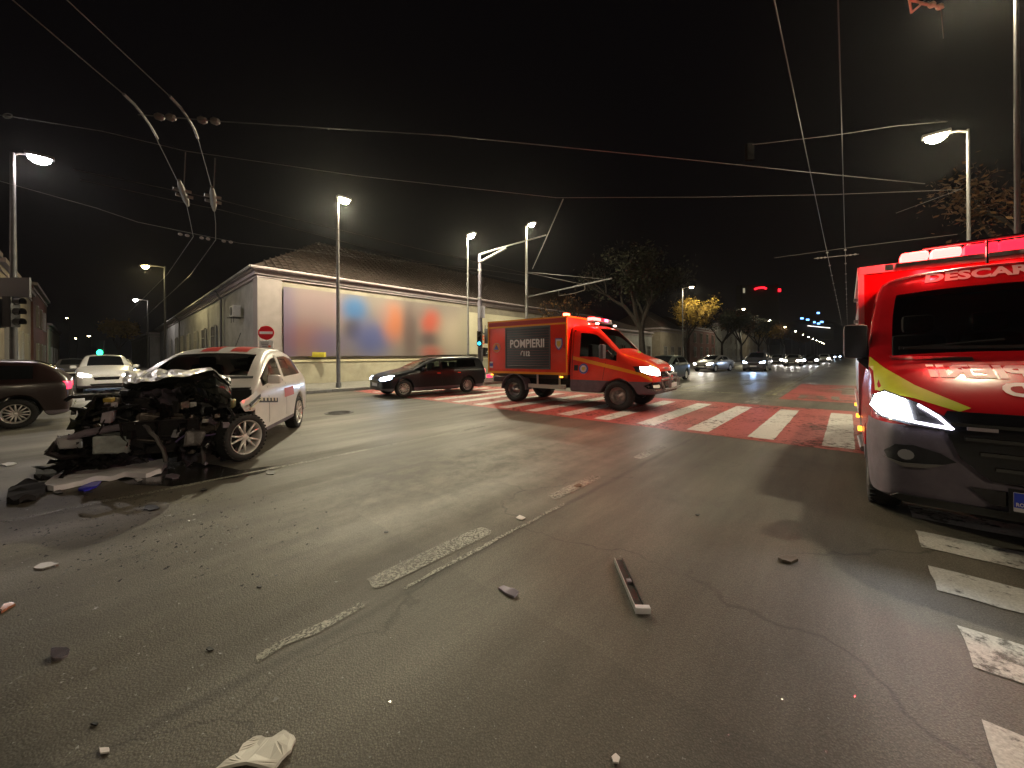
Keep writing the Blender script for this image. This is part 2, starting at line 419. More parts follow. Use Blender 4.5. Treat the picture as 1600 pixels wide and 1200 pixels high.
# ------------------------------------------------------------------ ground, markings
def asphalt():
    m = bpy.data.materials.new('asphalt'); m.use_nodes = True; nt = m.node_tree; N = nt.nodes; K = nt.links
    p = N['Principled BSDF']; tc = N.new('ShaderNodeTexCoord')
    mp = N.new('ShaderNodeMapping'); mp.inputs['Rotation'].default_value = (0, 0, -ANG); K.new(tc.outputs['Object'], mp.inputs[0])
    # lane frame: x along the boulevard, y across
    st = N.new('ShaderNodeMapping'); st.inputs['Scale'].default_value = (.16, 1.0, 1); K.new(mp.outputs[0], st.inputs[0])
    n1 = N.new('ShaderNodeTexNoise'); n1.inputs['Scale'].default_value = .9; n1.inputs['Detail'].default_value = 7; n1.inputs['Roughness'].default_value = .62; K.new(st.outputs[0], n1.inputs[0])
    n2 = N.new('ShaderNodeTexNoise'); n2.inputs['Scale'].default_value = .35; n2.inputs['Detail'].default_value = 5; K.new(mp.outputs[0], n2.inputs[0])
    n3 = N.new('ShaderNodeTexNoise'); n3.inputs['Scale'].default_value = 150; n3.inputs['Detail'].default_value = 4; n3.inputs['Roughness'].default_value = .8; K.new(tc.outputs['Object'], n3.inputs[0])
    v = N.new('ShaderNodeTexVoronoi'); v.inputs['Scale'].default_value = 110; K.new(tc.outputs['Object'], v.inputs[0])
    def rng(src, a, b, c, d):
        r = N.new('ShaderNodeMapRange'); r.inputs[1].default_value = a; r.inputs[2].default_value = b; r.inputs[3].default_value = c; r.inputs[4].default_value = d
        K.new(src, r.inputs[0]); return r.outputs[0]
    def mul(a, b):
        x = N.new('ShaderNodeMath'); x.operation = 'MULTIPLY'
        for i, s in enumerate((a, b)):
            if isinstance(s, (int, float)): x.inputs[i].default_value = s
            else: K.new(s, x.inputs[i])
        return x.outputs[0]
    f = mul(mul(rng(n1.outputs[0], .35, .66, .72, 1.5), rng(n2.outputs[0], .35, .65, .72, 1.25)), mul(rng(n3.outputs[0], .32, .68, .45, 1.6), rng(v.outputs['Distance'], 0, .6, 1.3, .72)))
    # a pale patch, broken up by noise, left of the lane line, and a darker tarred seam along it
    sx = N.new('ShaderNodeSeparateXYZ'); K.new(mp.outputs[0], sx.inputs[0])
    def bump(src, c, wd):
        a = N.new('ShaderNodeMath'); a.operation = 'SUBTRACT'; K.new(src, a.inputs[0]); a.inputs[1].default_value = c
        b = N.new('ShaderNodeMath'); b.operation = 'ABSOLUTE'; K.new(a.outputs[0], b.inputs[0])
        r = N.new('ShaderNodeMapRange'); r.interpolation_type = 'SMOOTHSTEP'; r.inputs[1].default_value = 0; r.inputs[2].default_value = wd; r.inputs[3].default_value = 1; r.inputs[4].default_value = 0
        K.new(b.outputs[0], r.inputs[0]); return r.outputs[0]
    n4 = N.new('ShaderNodeTexNoise'); n4.inputs['Scale'].default_value = 2.6; n4.inputs['Detail'].default_value = 8; n4.inputs['Roughness'].default_value = .75; K.new(mp.outputs[0], n4.inputs[0])
    pale_patch = mul(mul(bump(sx.outputs[1], 3.7, 2.0), bump(sx.outputs[0], 3.2, 4.6)), rng(n4.outputs[0], .42, .62, 0, .85))
    ad = N.new('ShaderNodeMath'); ad.operation = 'ADD'; K.new(f, ad.inputs[0]); K.new(pale_patch, ad.inputs[1])
    wob = N.new('ShaderNodeTexNoise'); wob.inputs['Scale'].default_value = .5; K.new(mp.outputs[0], wob.inputs[0])
    yy = N.new('ShaderNodeMath'); yy.operation = 'MULTIPLY_ADD'; K.new(wob.outputs[0], yy.inputs[0]); yy.inputs[1].default_value = .3; K.new(sx.outputs[1], yy.inputs[2])
    seam = mul(bump(yy.outputs[0], 2.27, .06), rng(n4.outputs[0], .35, .55, .3, 1.0))
    s2 = N.new('ShaderNodeMath'); s2.operation = 'MULTIPLY_ADD'; K.new(seam, s2.inputs[0]); s2.inputs[1].default_value = -.5; s2.inputs[2].default_value = 1
    f2 = mul(ad.outputs[0], s2.outputs[0])
    # oil stains
    n5 = N.new('ShaderNodeTexNoise'); n5.inputs['Scale'].default_value = .8; n5.inputs['Detail'].default_value = 6; K.new(tc.outputs['Object'], n5.inputs[0])
    f3 = mul(f2, rng(n5.outputs[0], .6, .72, 1, .72))
    wv = N.new('ShaderNodeTexNoise'); wv.inputs['Scale'].default_value = 1.3; wv.inputs['Detail'].default_value = 6; K.new(mp.outputs[0], wv.inputs[0])
    wa = N.new('ShaderNodeVectorMath'); wa.operation = 'MULTIPLY_ADD'; K.new(wv.outputs['Color'], wa.inputs[0]); wa.inputs[1].default_value = (1.1,1.1,0); K.new(mp.outputs[0], wa.inputs[2])
    vc = N.new('ShaderNodeTexVoronoi'); vc.feature = 'DISTANCE_TO_EDGE'; vc.inputs['Scale'].default_value = .27; K.new(wa.outputs[0], vc.inputs[0])
    ck = N.new('ShaderNodeMath'); ck.operation = 'MAXIMUM'; K.new(rng(vc.outputs['Distance'], .001, .004, .6, 1.0), ck.inputs[0]); K.new(rng(n5.outputs[0], .45, .56, .55, 1.0), ck.inputs[1]); f3 = mul(f3, ck.outputs[0])
    vp = N.new('ShaderNodeTexVoronoi'); vp.distance = 'CHEBYCHEV'; vp.inputs['Scale'].default_value = .16; K.new(mp.outputs[0], vp.inputs[0])
    sp_ = N.new('ShaderNodeSeparateColor'); K.new(vp.outputs['Color'], sp_.inputs[0]); f3 = mul(f3, rng(sp_.outputs[0], .7, .72, 1.0, .84))
    sc_ = N.new('ShaderNodeVectorMath'); sc_.operation = 'SCALE'; sc_.inputs[0].default_value = (.102,.091,.070); K.new(f3, sc_.inputs['Scale'])
    K.new(sc_.outputs[0], p.inputs['Base Color'])
    ro = N.new('ShaderNodeMath'); ro.operation = 'MULTIPLY'; K.new(rng(n1.outputs[0], .3, .7, .72, .45), ro.inputs[0]); K.new(rng(sx.outputs[0], 13, 20, 1.0, .62), ro.inputs[1])
    K.new(ro.outputs[0], p.inputs['Roughness'])
    b = N.new('ShaderNodeBump'); b.inputs['Strength'].default_value = .35; b.inputs['Distance'].default_value = .004
    hsum = N.new('ShaderNodeMath'); hsum.operation = 'SUBTRACT'; K.new(n3.outputs[0], hsum.inputs[0]); K.new(v.outputs['Distance'], hsum.inputs[1])
    K.new(hsum.outputs[0], b.inputs['Height']); K.new(b.outputs[0], p.inputs['Normal'])
    return m
def paint(name, col, wear=.5, worn=(.07,.067,.06), sc1=9):
    m = bpy.data.materials.new(name); m.use_nodes = True; nt = m.node_tree; N = nt.nodes; K = nt.links; p = N['Principled BSDF']
    tc = N.new('ShaderNodeTexCoord')
    n = N.new('ShaderNodeTexNoise'); n.inputs['Scale'].default_value = sc1; n.inputs['Detail'].default_value = 9; n.inputs['Roughness'].default_value = .75; K.new(tc.outputs['Object'], n.inputs[0])
    n0 = N.new('ShaderNodeTexNoise'); n0.inputs['Scale'].default_value = .9; n0.inputs['Detail'].default_value = 3; K.new(tc.outputs['Object'], n0.inputs[0])
    a = N.new('ShaderNodeMath'); a.operation = 'MULTIPLY_ADD'; K.new(n0.outputs[0], a.inputs[0]); a.inputs[1].default_value = .45; K.new(n.outputs[0], a.inputs[2])
    r = N.new('ShaderNodeMapRange'); r.inputs[1].default_value = .60+.18*(1-wear); r.inputs[2].default_value = .98; K.new(a.outputs[0], r.inputs[0])
    mx = N.new('ShaderNodeMix'); mx.data_type = 'RGBA'; K.new(r.outputs[0], mx.inputs['Factor'])
    mx.inputs['A'].default_value = (*col, 1); mx.inputs['B'].default_value = (*worn, 1)
    n2 = N.new('ShaderNodeTexNoise'); n2.inputs['Scale'].default_value = 90; n2.inputs['Detail'].default_value = 3; K.new(tc.outputs['Object'], n2.inputs[0])
    r2 = N.new('ShaderNodeMapRange'); r2.inputs[1].default_value = .3; r2.inputs[2].default_value = .7; r2.inputs[3].default_value = .75; r2.inputs[4].default_value = 1.15; K.new(n2.outputs[0], r2.inputs[0])
    s = N.new('ShaderNodeVectorMath'); s.operation = 'SCALE'; K.new(mx.outputs['Result'], s.inputs[0]); K.new(r2.outputs[0], s.inputs['Scale'])
    K.new(s.outputs[0], p.inputs['Base Color']); p.inputs['Roughness'].default_value = .5
    iv = N.new('ShaderNodeMapRange'); iv.inputs[1].default_value = 0; iv.inputs[2].default_value = .8; iv.inputs[3].default_value = 1; iv.inputs[4].default_value = 0; K.new(r.outputs[0], iv.inputs[0]); K.new(iv.outputs[0], p.inputs['Alpha'])
    b = N.new('ShaderNodeBump'); b.inputs['Strength'].default_value = .4; b.inputs['Distance'].default_value = .005; K.new(n2.outputs[0], b.inputs['Height']); K.new(b.outputs[0], p.inputs['Normal'])
    return m
ASPH = asphalt()
WPAINT = paint('white_road_paint', (.56,.55,.51), .05); WWORN = paint('worn_white_road_paint', (.27,.26,.21), .85, sc1=60)
RPAINT = paint('red_road_surface', (.36,.075,.065), .2); YPAINT = paint('faded_yellow_road_paint', (.33,.31,.2), .6)
PAVE = M('paving_concrete', (.2,.19,.17), .7, var=.25, scale=5, bump=.3, bscale=30)
KERB = M('kerb_stone', (.26,.25,.23), .65, var=.25, scale=7, bump=.2)
g = bmesh.new(); n = 900
vs = [g.verts.new(p) for p in ((-n,-n,0),(n,-n,0),(n,n,0),(-n,n,0))]; g.faces.new(vs)
tag(build('asphalt_road', g, ASPH), kind='structure')
def quadAL(name, a0, a1, l0, l1, z, mat, parent=None, kind='structure', jag=0, label=None):
    pts = [AL(a0,l0), AL(a1,l0), AL(a1,l1), AL(a0,l1)]
    return poly_sheet(name, pts, z, mat, parent, None if parent else kind, label, jag)
xw = quadAL('crosswalk', 7.72, 13.2, -2.0, 16.15, .004, RPAINT)
l = -1.08
while l < 15.6:
    quadAL('stripe', 7.95, 12.5, l-.04, l+.36, .008, WPAINT, xw, jag=.006); l += 1.048
bl = quadAL('bus_lane', 15.4, 23.8, -2.0, 1.75, .004, RPAINT)
def shapeAL(name, pts, z, mat, parent=None):
    return poly_sheet(name, [AL(a, l) for a, l in pts], z, mat, parent, None if parent else 'structure')
# arrow and BUS lettering in the bus lane
shapeAL('arrow', [(18.4,-.25),(20.3,-.25),(20.3,-.75),(22.4,0),(20.3,.75),(20.3,.2),(18.4,.2)], .008, WWORN, bl)
tb, tw = text_bm('BUS', 1.0, .02, 2.6)
for v in tb.verts:
    u, q = v.co.x, v.co.y; pt = AL(16.0 + q*2.0, 1.3-u, .008); v.co = pt
bmesh.ops.recalc_face_normals(tb, faces=tb.faces)
if tb.faces[:] and sum(f.normal.z for f in tb.faces) < 0: bmesh.ops.reverse_faces(tb, faces=tb.faces[:])
build('lettering', tb, WWORN, bl)
quadAL('edge_line', 15.4, 24.5, 1.78, 1.92, .008, WWORN, bl)
for (a0, a1, l0, l1, m_) in ((16.6, 90, 2.0, 2.14, YPAINT), (16.6, 90, 2.26, 2.36, YPAINT), (16.55, 16.75, 2.0, 5.4, YPAINT), (16.75, 60, 5.36, 5.5, YPAINT), (26,60,8.8,8.93,WWORN),
                             (13.5, 15.9, 2.1, 2.24, WWORN), (13.6, 15.6, 2.34, 2.44, WWORN), (24.5, 90, -1.95,-1.83, WWORN)):
    quadAL('lane_line', a0, a1, l0, l1, .005, m_)
shapeAL('lane_arrow', [(21.5,3.6),(24.2,3.75),(24.0,2.95),(27.5,3.85),(24.6,4.75),(24.5,4.1),(21.5,3.95)], .005, WWORN)
for a0, a1, l0, l1 in ((1.22, 2.3, 2.27, 2.42), (3.22, 4.2, 2.27, 2.4), (5.28, 6.28, 2.22, 2.36)):
    shapeAL('lane_dash', [(a0, l0+.03), (a0+.04, l0), (a1-.06, l0-.02), (a1, l0+.03), (a1-.02, l1-.02), (a1-.1, l1), (a0+.3, l1+.01), (a0+.02, l1)], .006, WWORN)
quadAL('lane_line', 1.35, 3.2, 2.13, 2.165, .005, WWORN, jag=.012)
quadAL('lane_line', .55, 1.1, 2.17, 2.23, .005, WWORN, jag=.025)
quadAL('lane_line', -1.5, 6.2, 5.76, 5.84, .005, WWORN, jag=.02)
# zebra crossing of the side street, white only, at the right edge of the picture
zb = quadAL('zebra_crossing', 2.48-.43, 2.48-.06, -3.6, -.40, .006, WPAINT, jag=.008)
for a0 in (-1.14, -.43, .29, 1.005, 2.80-.0, 3.56, 4.28, 5.0, 5.72):
    aa = a0 if a0 < 2.5 else a0
    quadAL('stripe', aa, aa+.37, -3.6, -.43+R.uniform(-.02,.02), .006, WPAINT, zb, jag=.008)
# pavements with kerbs
def pavement(a0, a1, l0, l1, name='pavement'):
    pts = [AL(a0,l0), AL(a1,l0), AL(a1,l1), AL(a0,l1)]
    b = bmesh.new(); prism(b, [(p.x,p.y) for p in pts], -.05, .12); o = build(name, b, PAVE); o['kind'] = 'structure'
    return o
def kerb(parent, p, q, side):
    d = (q-p); n = max(1, min(60, int(d.length/1.0))); u = d/n; nr = Vector((-u.y, u.x, 0)).normalized()*side
    for k in range(n):
        c = p + u*(k+.5) + nr*.07
        box('kerb_stone', (c.x, c.y, .055), (u.length-.012, .15, .15+R.uniform(-.004,.004)), KERB, parent, rot=math.atan2(u.y,u.x), bev=.012)
pv = pavement(3.9, 160, 16.5, 26.0); kerb(pv, AL(3.9,16.35), AL(60,16.35), 1)
kerb(pv, AL(3.75,16.5), AL(3.75,60), -1)
pv2 = pavement(3.9, 60 if False else 5.6, 26.0, 120)
pv3 = pavement(-18, -2.9, 16.5, 130); kerb(pv3, AL(-18,16.35), AL(-2.9,16.35), 1); kerb(pv3, AL(-2.75,16.5), AL(-2.75,50), 1)
pv4 = pavement(5.5, 160, -8.0, -2.25); 
pv5 = pavement(-20, -4.5, -22, -6.0)
# drain cover
mh = G(530,645); b = bmesh.new(); add_lathe(b, [(.36,.0),(.36,.012),(.30,.012),(.30,.006),(.001,.006)], n=28)
for k in range(-3,4): add_box(b, (0,k*.075,.009), (2*math.sqrt(.28**2-(k*.075)**2)*.95,.03,.007))
tag(build('manhole_cover', b, M('cast_iron',(.05,.047,.045),.5,metal=.6,var=.3,scale=20), loc=mh), kind='structure')

# ------------------------------------------------------------------ the low corner building
CREAM = M('cream_render', (.23,.205,.165), .85, var=.3, scale=.9, bump=.15, bscale=14)
PINKT = M('pinkish_cornice_plaster', (.30,.255,.265), .7, var=.15, scale=3)
GREYW = M('grey_side_wall_render', (.26,.255,.24), .85, var=.3, scale=.8, bump=.2, bscale=12)
ROOF = M('dark_tile_roof', (.03,.019,.015), .65, var=.35, scale=3, bump=.4, bscale=20)
SHUT = M('grey_wood_shutter', (.2,.21,.22), .6, var=.25, scale=5)
C0 = Vector((-12.08, 18.06, 0)); uA = A.copy(); uL = Vector((-.727,.687,0)).normalized()
EH = 5.75
bld = empty('corner_building', C0, 0, 'long one storey cream corner building with pink cornice and dark tiled roof', 'building')
def bpt(s, t, z): return uA*s + uL*t + Vector((0,0,z))      # local to the building corner
def wallquad(name, p0, d, n, L_, th, z0, z1, mat, out=0.0):
    b = bmesh.new(); q = [p0 - n*0 + n*out, p0 + d*L_ + n*out, p0 + d*L_ - n*th, p0 - n*th]
    prism(b, [(p.x,p.y) for p in q], z0, z1); return build(name, b, mat, bld)
nA = -L; nL = Vector((uL.y, -uL.x, 0))*-1
if nL.dot(-A) < 0: nL = -nL
LA, LL = 33.0, 56.0
wallquad('wall', Vector((0,0,0)), uA, nA, LA, .4, 0, EH-.35, CREAM)
wallquad('wall', nL*0 + uL*.4, uL, nL, LL-.4, .4, 0, EH-.35, GREYW)
wallquad('plinth', Vector((0,0,0)), uA, nA, LA, .1, 0, 1.25, M('beige_plinth',(.36,.33,.25),.8,var=.2,scale=2), .06)
wallquad('ledge', Vector((0,0,0)), uA, nA, LA, .1, 1.252, 1.36, M('pale_ledge',(.5,.45,.3),.7,var=.1), .11)
# corner pilaster and cornice in three steps
b = bmesh.new(); q = [nA*.09+nL*.09, nA*.09+uA*.95, uA*.95, uL*.7, nL*.09+uL*.7]
prism(b, [(p.x,p.y) for p in q], 1.37, EH-.42); build('pilaster', b, M('pale_pilaster',(.24,.205,.20),.75,var=.1,scale=3), bld)
for (o_, z0, z1) in ((.12, EH-.42, EH-.30), (.22, EH-.299, EH-.12), (.38, EH-.119, EH)):
    b = bmesh.new()
    cr = [nA*o_+nL*o_, nA*o_+uA*LA, uA*LA-nA*.3, -nA*.3-nL*.3+uL*.0+uA*.3, uL*LL-nL*.3, uL*LL+nL*o_]
    prism(b, [(p.x,p.y) for p in cr], z0, z1); build('cornice', b, PINKT, bld)
# hipped roof
b = bmesh.new(); e0 = nA*.42+nL*.42; W = 8.0
def zpt(p, z): return b.verts.new((p.x,p.y,z))
v0 = zpt(e0, EH+.01); v1 = zpt(uA*LA+nA*.42, EH+.01); v2 = zpt(uL*LL+nL*.42, EH+.01)
r0 = zpt((uA+uL)*4.4, EH+3.1); r1 = zpt(uA*LA+uL*4.4, EH+3.1); r2 = zpt(uL*LL+uA*4.4, EH+3.1)
i0 = zpt((uA+uL)*8.8, EH+.01); i1 = zpt(uA*LA+uL*8.8, EH+.01); i2 = zpt(uL*LL+uA*8.8, EH+.01)
b.faces.new((v0,v1,r1,r0)); b.faces.new((v2,v0,r0,r2)); b.faces.new((r0,r1,i1,i0)); b.faces.new((r2,r0,i0,i2)); b.faces.new((v1,i1,r1)); b.faces.new((v2,r2,i2))
bmesh.ops.recalc_face_normals(b, faces=b.faces); rf = build('roof', b, ROOF, bld)
# courses of tiles along the street slope: real ribs, joined
b = bmesh.new()
for k in range(95):
    s = .3+k*.345; top = min(1, 1.0); 
    t_end = min(1.0, (s+.42)/4.82) if s < 4.4 else 1.0
    p0 = uA*s + nA*.40; p1 = uA*s + nA*.42 + (L*4.7)*t_end
    add_tube(b, [(p0.x,p0.y,EH+.05), (p1.x,p1.y,EH+.05+3.06*t_end)], .045, 4)
for k in range(14):
    tt = (k+.5)/14; s0 = max(.1, 4.4*tt-.1)
    p0 = uA*s0+nA*.4+L*4.7*tt; p1 = uA*LA+nA*.4+L*4.7*tt
    add_tube(b, [(p0.x,p0.y,EH+.04+3.06*tt),(p1.x,p1.y,EH+.04+3.06*tt)], .03, 3)
tag(build('roof_tiles', b, ROOF, bld), kind='stuff')
# snow guard hooks, gutter, downpipes
b = bmesh.new(); p0 = nA*.45+nL*.45; add_tube(b, [(p0.x,p0.y,EH-.02),((uA*LA+nA*.45).x,(uA*LA+nA*.45).y,EH-.02)], .07, 8); build('gutter', b, PINKT, bld)
b = bmesh.new(); p1 = uL*LL+nL*.45; add_tube(b, [(p0.x,p0.y,EH-.02),(p1.x,p1.y,EH-.02)], .07, 8); build('gutter', b, GREYW, bld)
for t in (8.5, 30):
    q = uL*t + nL*.12; q2 = uL*t+nL*.42
    tube('downpipe', [(q2.x,q2.y,EH-.1),(q.x,q.y,EH-.6),(q.x,q.y,.2)], .06, M('zinc_pipe',(.13,.13,.13),.5,metal=.5), bld, 8)
# windows of the side wall
def window(parent, c, d, n, w_, h_, shutters=True, glow=None, frame_mat=None):
    fm = frame_mat or M('window_frame_paint',(.3,.29,.27),.5)
    f = bmesh.new(); ang = math.atan2(d.y, d.x)
    for (dx, dz, sx, sz) in ((0, h_/2+.05, w_+.2, .1), (0, -h_/2-.05, w_+.26, .1), (-w_/2-.05, 0, .1, h_), (w_/2+.05, 0, .1, h_), (0, 0, .05, h_), (0, h_*.2, w_, .05)):
        p = c + d*dx + n*.06; add_box(f, (p.x,p.y,p.z+dz), (sx,.12 if dz >= 0 or sx < 1 else .2,sz), ang)
    fo = build('window', f, fm, parent)
    p = c + n*.012; box('pane', (p.x,p.y,p.z), (w_-.004,.02,h_-.004), glow or DGLASS, fo, rot=ang)
    if shutters:
        for s in (-1, 1):
            p = c + d*s*(w_*.5+.28) + n*.05; box('shutter', (p.x,p.y,p.z), (.42,.05,h_), SHUT, fo, rot=ang)
    return fo
for t in (11.5, 15.5, 19.5, 24, 28.5, 33.5, 39, 45):
    window(bld, bpt(0,t,2.55), uL, nL, 1.2, 2.1)
for s in (28.5, 31):
    window(bld, bpt(s,0,3.0)+nA*.02, uA, nA, 1.1, 1.9, False)
# air conditioner on the side wall
q = C0 + uL*3.4 + nL*.32
ac = empty('air_conditioner', (q.x,q.y,3.95), math.atan2(uL.y,uL.x), 'white air conditioner outdoor unit bracketed high on the grey side wall', 'air conditioner')
box('casing', (0,0,0), (.85,.34,.6), M('ac_white',(.5,.5,.46),.5,var=.15), ac, bev=.02)
b = bmesh.new(); add_lathe(b, [(.23,.0),(.23,.03),(.2,.03),(.05,.03),(.001,.03)], Matrix.Rotation(0,4,'Z'), 20, 'Y')
for v in b.verts: v.co.y = -.17 - v.co.y if nL.dot(Vector((-math.sin(ac.rotation_euler.z),math.cos(ac.rotation_euler.z),0)))<0 else .17+v.co.y
build('fan_grille', b, BLK, ac)
b = bmesh.new()
for s in (-.3,.3): add_box(b,(s,.0,-.33),(.04,.62,.04)); add_box(b,(s,.12,-.45),(.03,.03,.3))
build('bracket', b, DPOLE, ac)
# advertising banner on the street wall: soft colour fields, the printed figures are not legible in the photograph
def banner_mat():
    m = bpy.data.materials.new('banner_print'); m.use_nodes = True; nt = m.node_tree; N = nt.nodes; K = nt.links; p = N['Principled BSDF']; p.inputs['Roughness'].default_value = .6
    tc = N.new('ShaderNodeTexCoord'); cur = None
    base = N.new('ShaderNodeRGB'); base.outputs[0].default_value = (.15,.125,.115,1); cur = base.outputs[0]
    for (u, v, ru, rv, col, st) in ((.0,.5,.55,3,(.10,.08,.22),.7), (.35,.35,.22,1.6,(.16,.13,.24),.8), (1.2,.75,1.1,1.2,(.34,.22,.26),.6), (1.1,.25,1.1,.9,(.25,.06,.08),.6), (2.2,.2,.9,.8,(.14,.11,.25),.75), (2.6,.75,.7,.8,(.34,.22,.25),.7),
                                (3.6,.8,.75,.75,(.03,.16,.42),.95), (3.5,.45,.5,.55,(.05,.03,.03),.85), (4.6,.3,1.2,1.1,(.05,.08,.3),.85), (6.1,.62,.75,1.1,(.55,.16,.06),.85), (5.3,.75,.5,.6,(.3,.2,.2),.5),
                                (7.2,.5,.5,1.8,(.13,.08,.08),.8), (8.9,.66,.8,.8,(.6,.09,.05),.9), (8.9,.33,.9,.45,(.09,.06,.07),.8), (9.0,.08,.9,.4,(.52,.12,.09),.8), (10.8,.4,1.4,1.4,(.5,.42,.33),.9),(7.9,.85,.5,.4,(.25,.18,.17),.6),(12.2,.5,1.0,2,(.42,.38,.29),.95)):
        mp = N.new('ShaderNodeMapping'); mp.vector_type = 'POINT'
        mp.inputs['Location'].default_value = (-(u*1.0)/ru, 0, -(v*3.3)/rv); mp.inputs['Scale'].default_value = (1/ru, 0, 1/rv)
        K.new(tc.outputs['Object'], mp.inputs[0]); ln = N.new('ShaderNodeVectorMath'); ln.operation = 'LENGTH'; K.new(mp.outputs[0], ln.inputs[0])
        r = N.new('ShaderNodeMapRange'); r.interpolation_type = 'SMOOTHERSTEP'; r.inputs[1].default_value = 0; r.inputs[2].default_value = 1.9; r.inputs[3].default_value = st; r.inputs[4].default_value = 0; K.new(ln.outputs['Value'], r.inputs[0])
        mx = N.new('ShaderNodeMix'); mx.data_type = 'RGBA'; K.new(r.outputs[0], mx.inputs['Factor']); K.new(cur, mx.inputs['A']); mx.inputs['B'].default_value = (*[v_*.62 for v_ in col],1); cur = mx.outputs['Result']
    K.new(cur, p.inputs['Base Color']); return m
bo = C0 + uA*1.0 + nA*.14
ban = empty('advertising_banner', (bo.x,bo.y,1.55), ANG, 'long printed banner with soft blue and orange colour fields on the cream street wall', 'banner')
BM_ = banner_mat()
b = bmesh.new(); add_box(b, (6.1,0,1.72), (12.2,.04,3.46)); build('printed_panel', b, BM_, ban)
b = bmesh.new(); add_box(b, (12.06+4.3,-.005,1.65), (8.6,.04,3.1)); build('cream_panel', b, M('banner_cream',(.5,.46,.34),.6,var=.06,scale=2), ban)
ink = M('banner_black_print',(.05,.05,.05),.6); ori = M('banner_orange_print',(.62,.12,.05),.6)
for s, x, z, hh, wd, mt in (('CU TEXTUL',13.1,1.62,.75,3.3,ink), ('45',13.1,.86,.7,.8,ori), ('PENTRU',14.15,.86,.7,2.3,ink)):
    tb, tw = text_bm(s, hh*1.35, .012, wd)
    for v in tb.verts: v.co = Vector((x+v.co.x, -.028, z+v.co.y))
    build('print_lettering', tb, mt, ban)
# yellow box at the foot of the banner
q = C0 + uA*2.5 + nA*.2
tag(box('wall_box', (0,0,0), (.95,.22,.26), M('yellow_meter_box',(.5,.42,.04),.5,var=.15), bev=.02), 'small yellow metal box fixed to the wall below the banner', 'meter box').location = (q.x,q.y,1.62)

# ------------------------------------------------------------------ other buildings
def block(name, label, a0, a1, l0, l1, h, wmat, side, wins, roofh=2.2, cols=None, glow=None, wn_w=1.1, wn_h=1.7, floors=((1.9,),)):
    """box building in street axes; windows on the face towards 'side' ('l' = its low-l face, 'a+' / 'a-' faces)"""
    o = empty(name, AL(a0,l0), ANG, label, 'building')
    Wd, Dp = a1-a0, l1-l0
    box('wall', (Wd/2, Dp/2, h/2), (Wd, Dp, h), wmat, o)
    b = bmesh.new(); add_box(b, (Wd/2, Dp/2, h+.12), (Wd+.5, Dp+.5, .24)); add_box(b, (Wd/2, Dp/2, h-.32), (Wd+.16, Dp+.16, .16)); build('cornice', b, PINKT, o)
    b = bmesh.new(); vv = [b.verts.new(p) for p in ((-.25,-.25,h+.25),(Wd+.25,-.25,h+.25),(Wd+.25,Dp+.25,h+.25),(-.25,Dp+.25,h+.25))]
    if Wd > Dp: rr = [b.verts.new((min(3,Wd*.3),Dp/2,h+roofh)), b.verts.new((Wd-min(3,Wd*.3),Dp/2,h+roofh))]; fs = ((0,1,5,4),(1,2,5),(2,3,4,5),(3,0,4))
    else: rr = [b.verts.new((Wd/2,min(3,Dp*.3),h+roofh)), b.verts.new((Wd/2,Dp-min(3,Dp*.3),h+roofh))]; fs = ((0,1,4),(1,2,5,4),(2,3,5),(3,0,4,5))
    al = vv+rr
    for f in fs: b.faces.new([al[i] for i in f])
    bmesh.ops.recalc_face_normals(b, faces=b.faces); build('roof', b, ROOF, o)
    X, Y = Vector((1,0,0)), Vector((0,1,0))
    for zf in floors:
        for s in wins:
            gl = glow[s] if glow and s in glow else None
            if side == 'l': window(o, Vector((s,-.0,zf[0])), X, -Y, wn_w, wn_h, False, gl)
            elif side == 'a+': window(o, Vector((Wd,s,zf[0])), Y, X, wn_w, wn_h, False, gl)
    return o
ROSE = M('rose_render',(.34,.28,.25),.8,var=.2,scale=1.5,bump=.15,bscale=12); BEIG = M('beige_render',(.36,.31,.24),.8,var=.2,scale=1.5,bump=.15,bscale=12)
BRN = M('reddish_render',(.14,.06,.05),.85,var=.25,scale=1.5)
block('street_house', 'pale rose house with tall windows at the left edge of the picture', -16, -3.2, 18.5, 33, 6.8, ROSE, 'a+', (2,5,8,11.5), floors=((2.2,),), wn_h=2.3)
block('street_house', 'beige house with pilasters behind the left street lamp', -16, -3.1, 33.4, 50, 6.6, BEIG, 'a+', (2.5,6,9.5,13), floors=((2.2,),), wn_h=2.2)
block('street_house', 'dark red two storey house down the left side street', -16, -3.0, 50.5, 66, 7.6, BRN, 'a+', (3,7,11), floors=((1.9,),(5.2,)))
block('street_house', 'pale house farthest down the left side street', -16, -2.9, 66.5, 90, 5.2, BEIG, 'a+', (4,10,16), floors=((1.9,),))
block('street_house', 'grey low house beyond the corner building in the side street', 6.0, 16, 76, 110, 5.0, GREYW, 'l', (), floors=())
GW = M('greyish_white_render',(.3,.3,.29),.8,var=.2,scale=1.5); 
block('roadside_house', 'low grey white house behind the front of the fire truck', 43.5, 55, 21.5, 30, 4.6, GW, 'l', (2,5,8,10.2), roofh=2.0, floors=((1.9,),))
block('roadside_house', 'pale roadside house with a steep gable between two trees', 57, 68, 21, 30, 5.4, BEIG, 'l', (2,5,8.5), roofh=3.6, floors=((1.9,),))
block('roadside_house', 'dark brown roadside house beyond the yellow tree', 71, 88, 21, 31, 6.4, BRN, 'l', (3,7,11,15), roofh=2.5, floors=((2.,),(4.6,)))
block('roadside_house', 'tall grey apartment house far along the boulevard', 92, 118, 21.5, 34, 8.2, GREYW, 'l', (3,8,13,18,23), roofh=2.5, floors=((2.,),(5.,)))
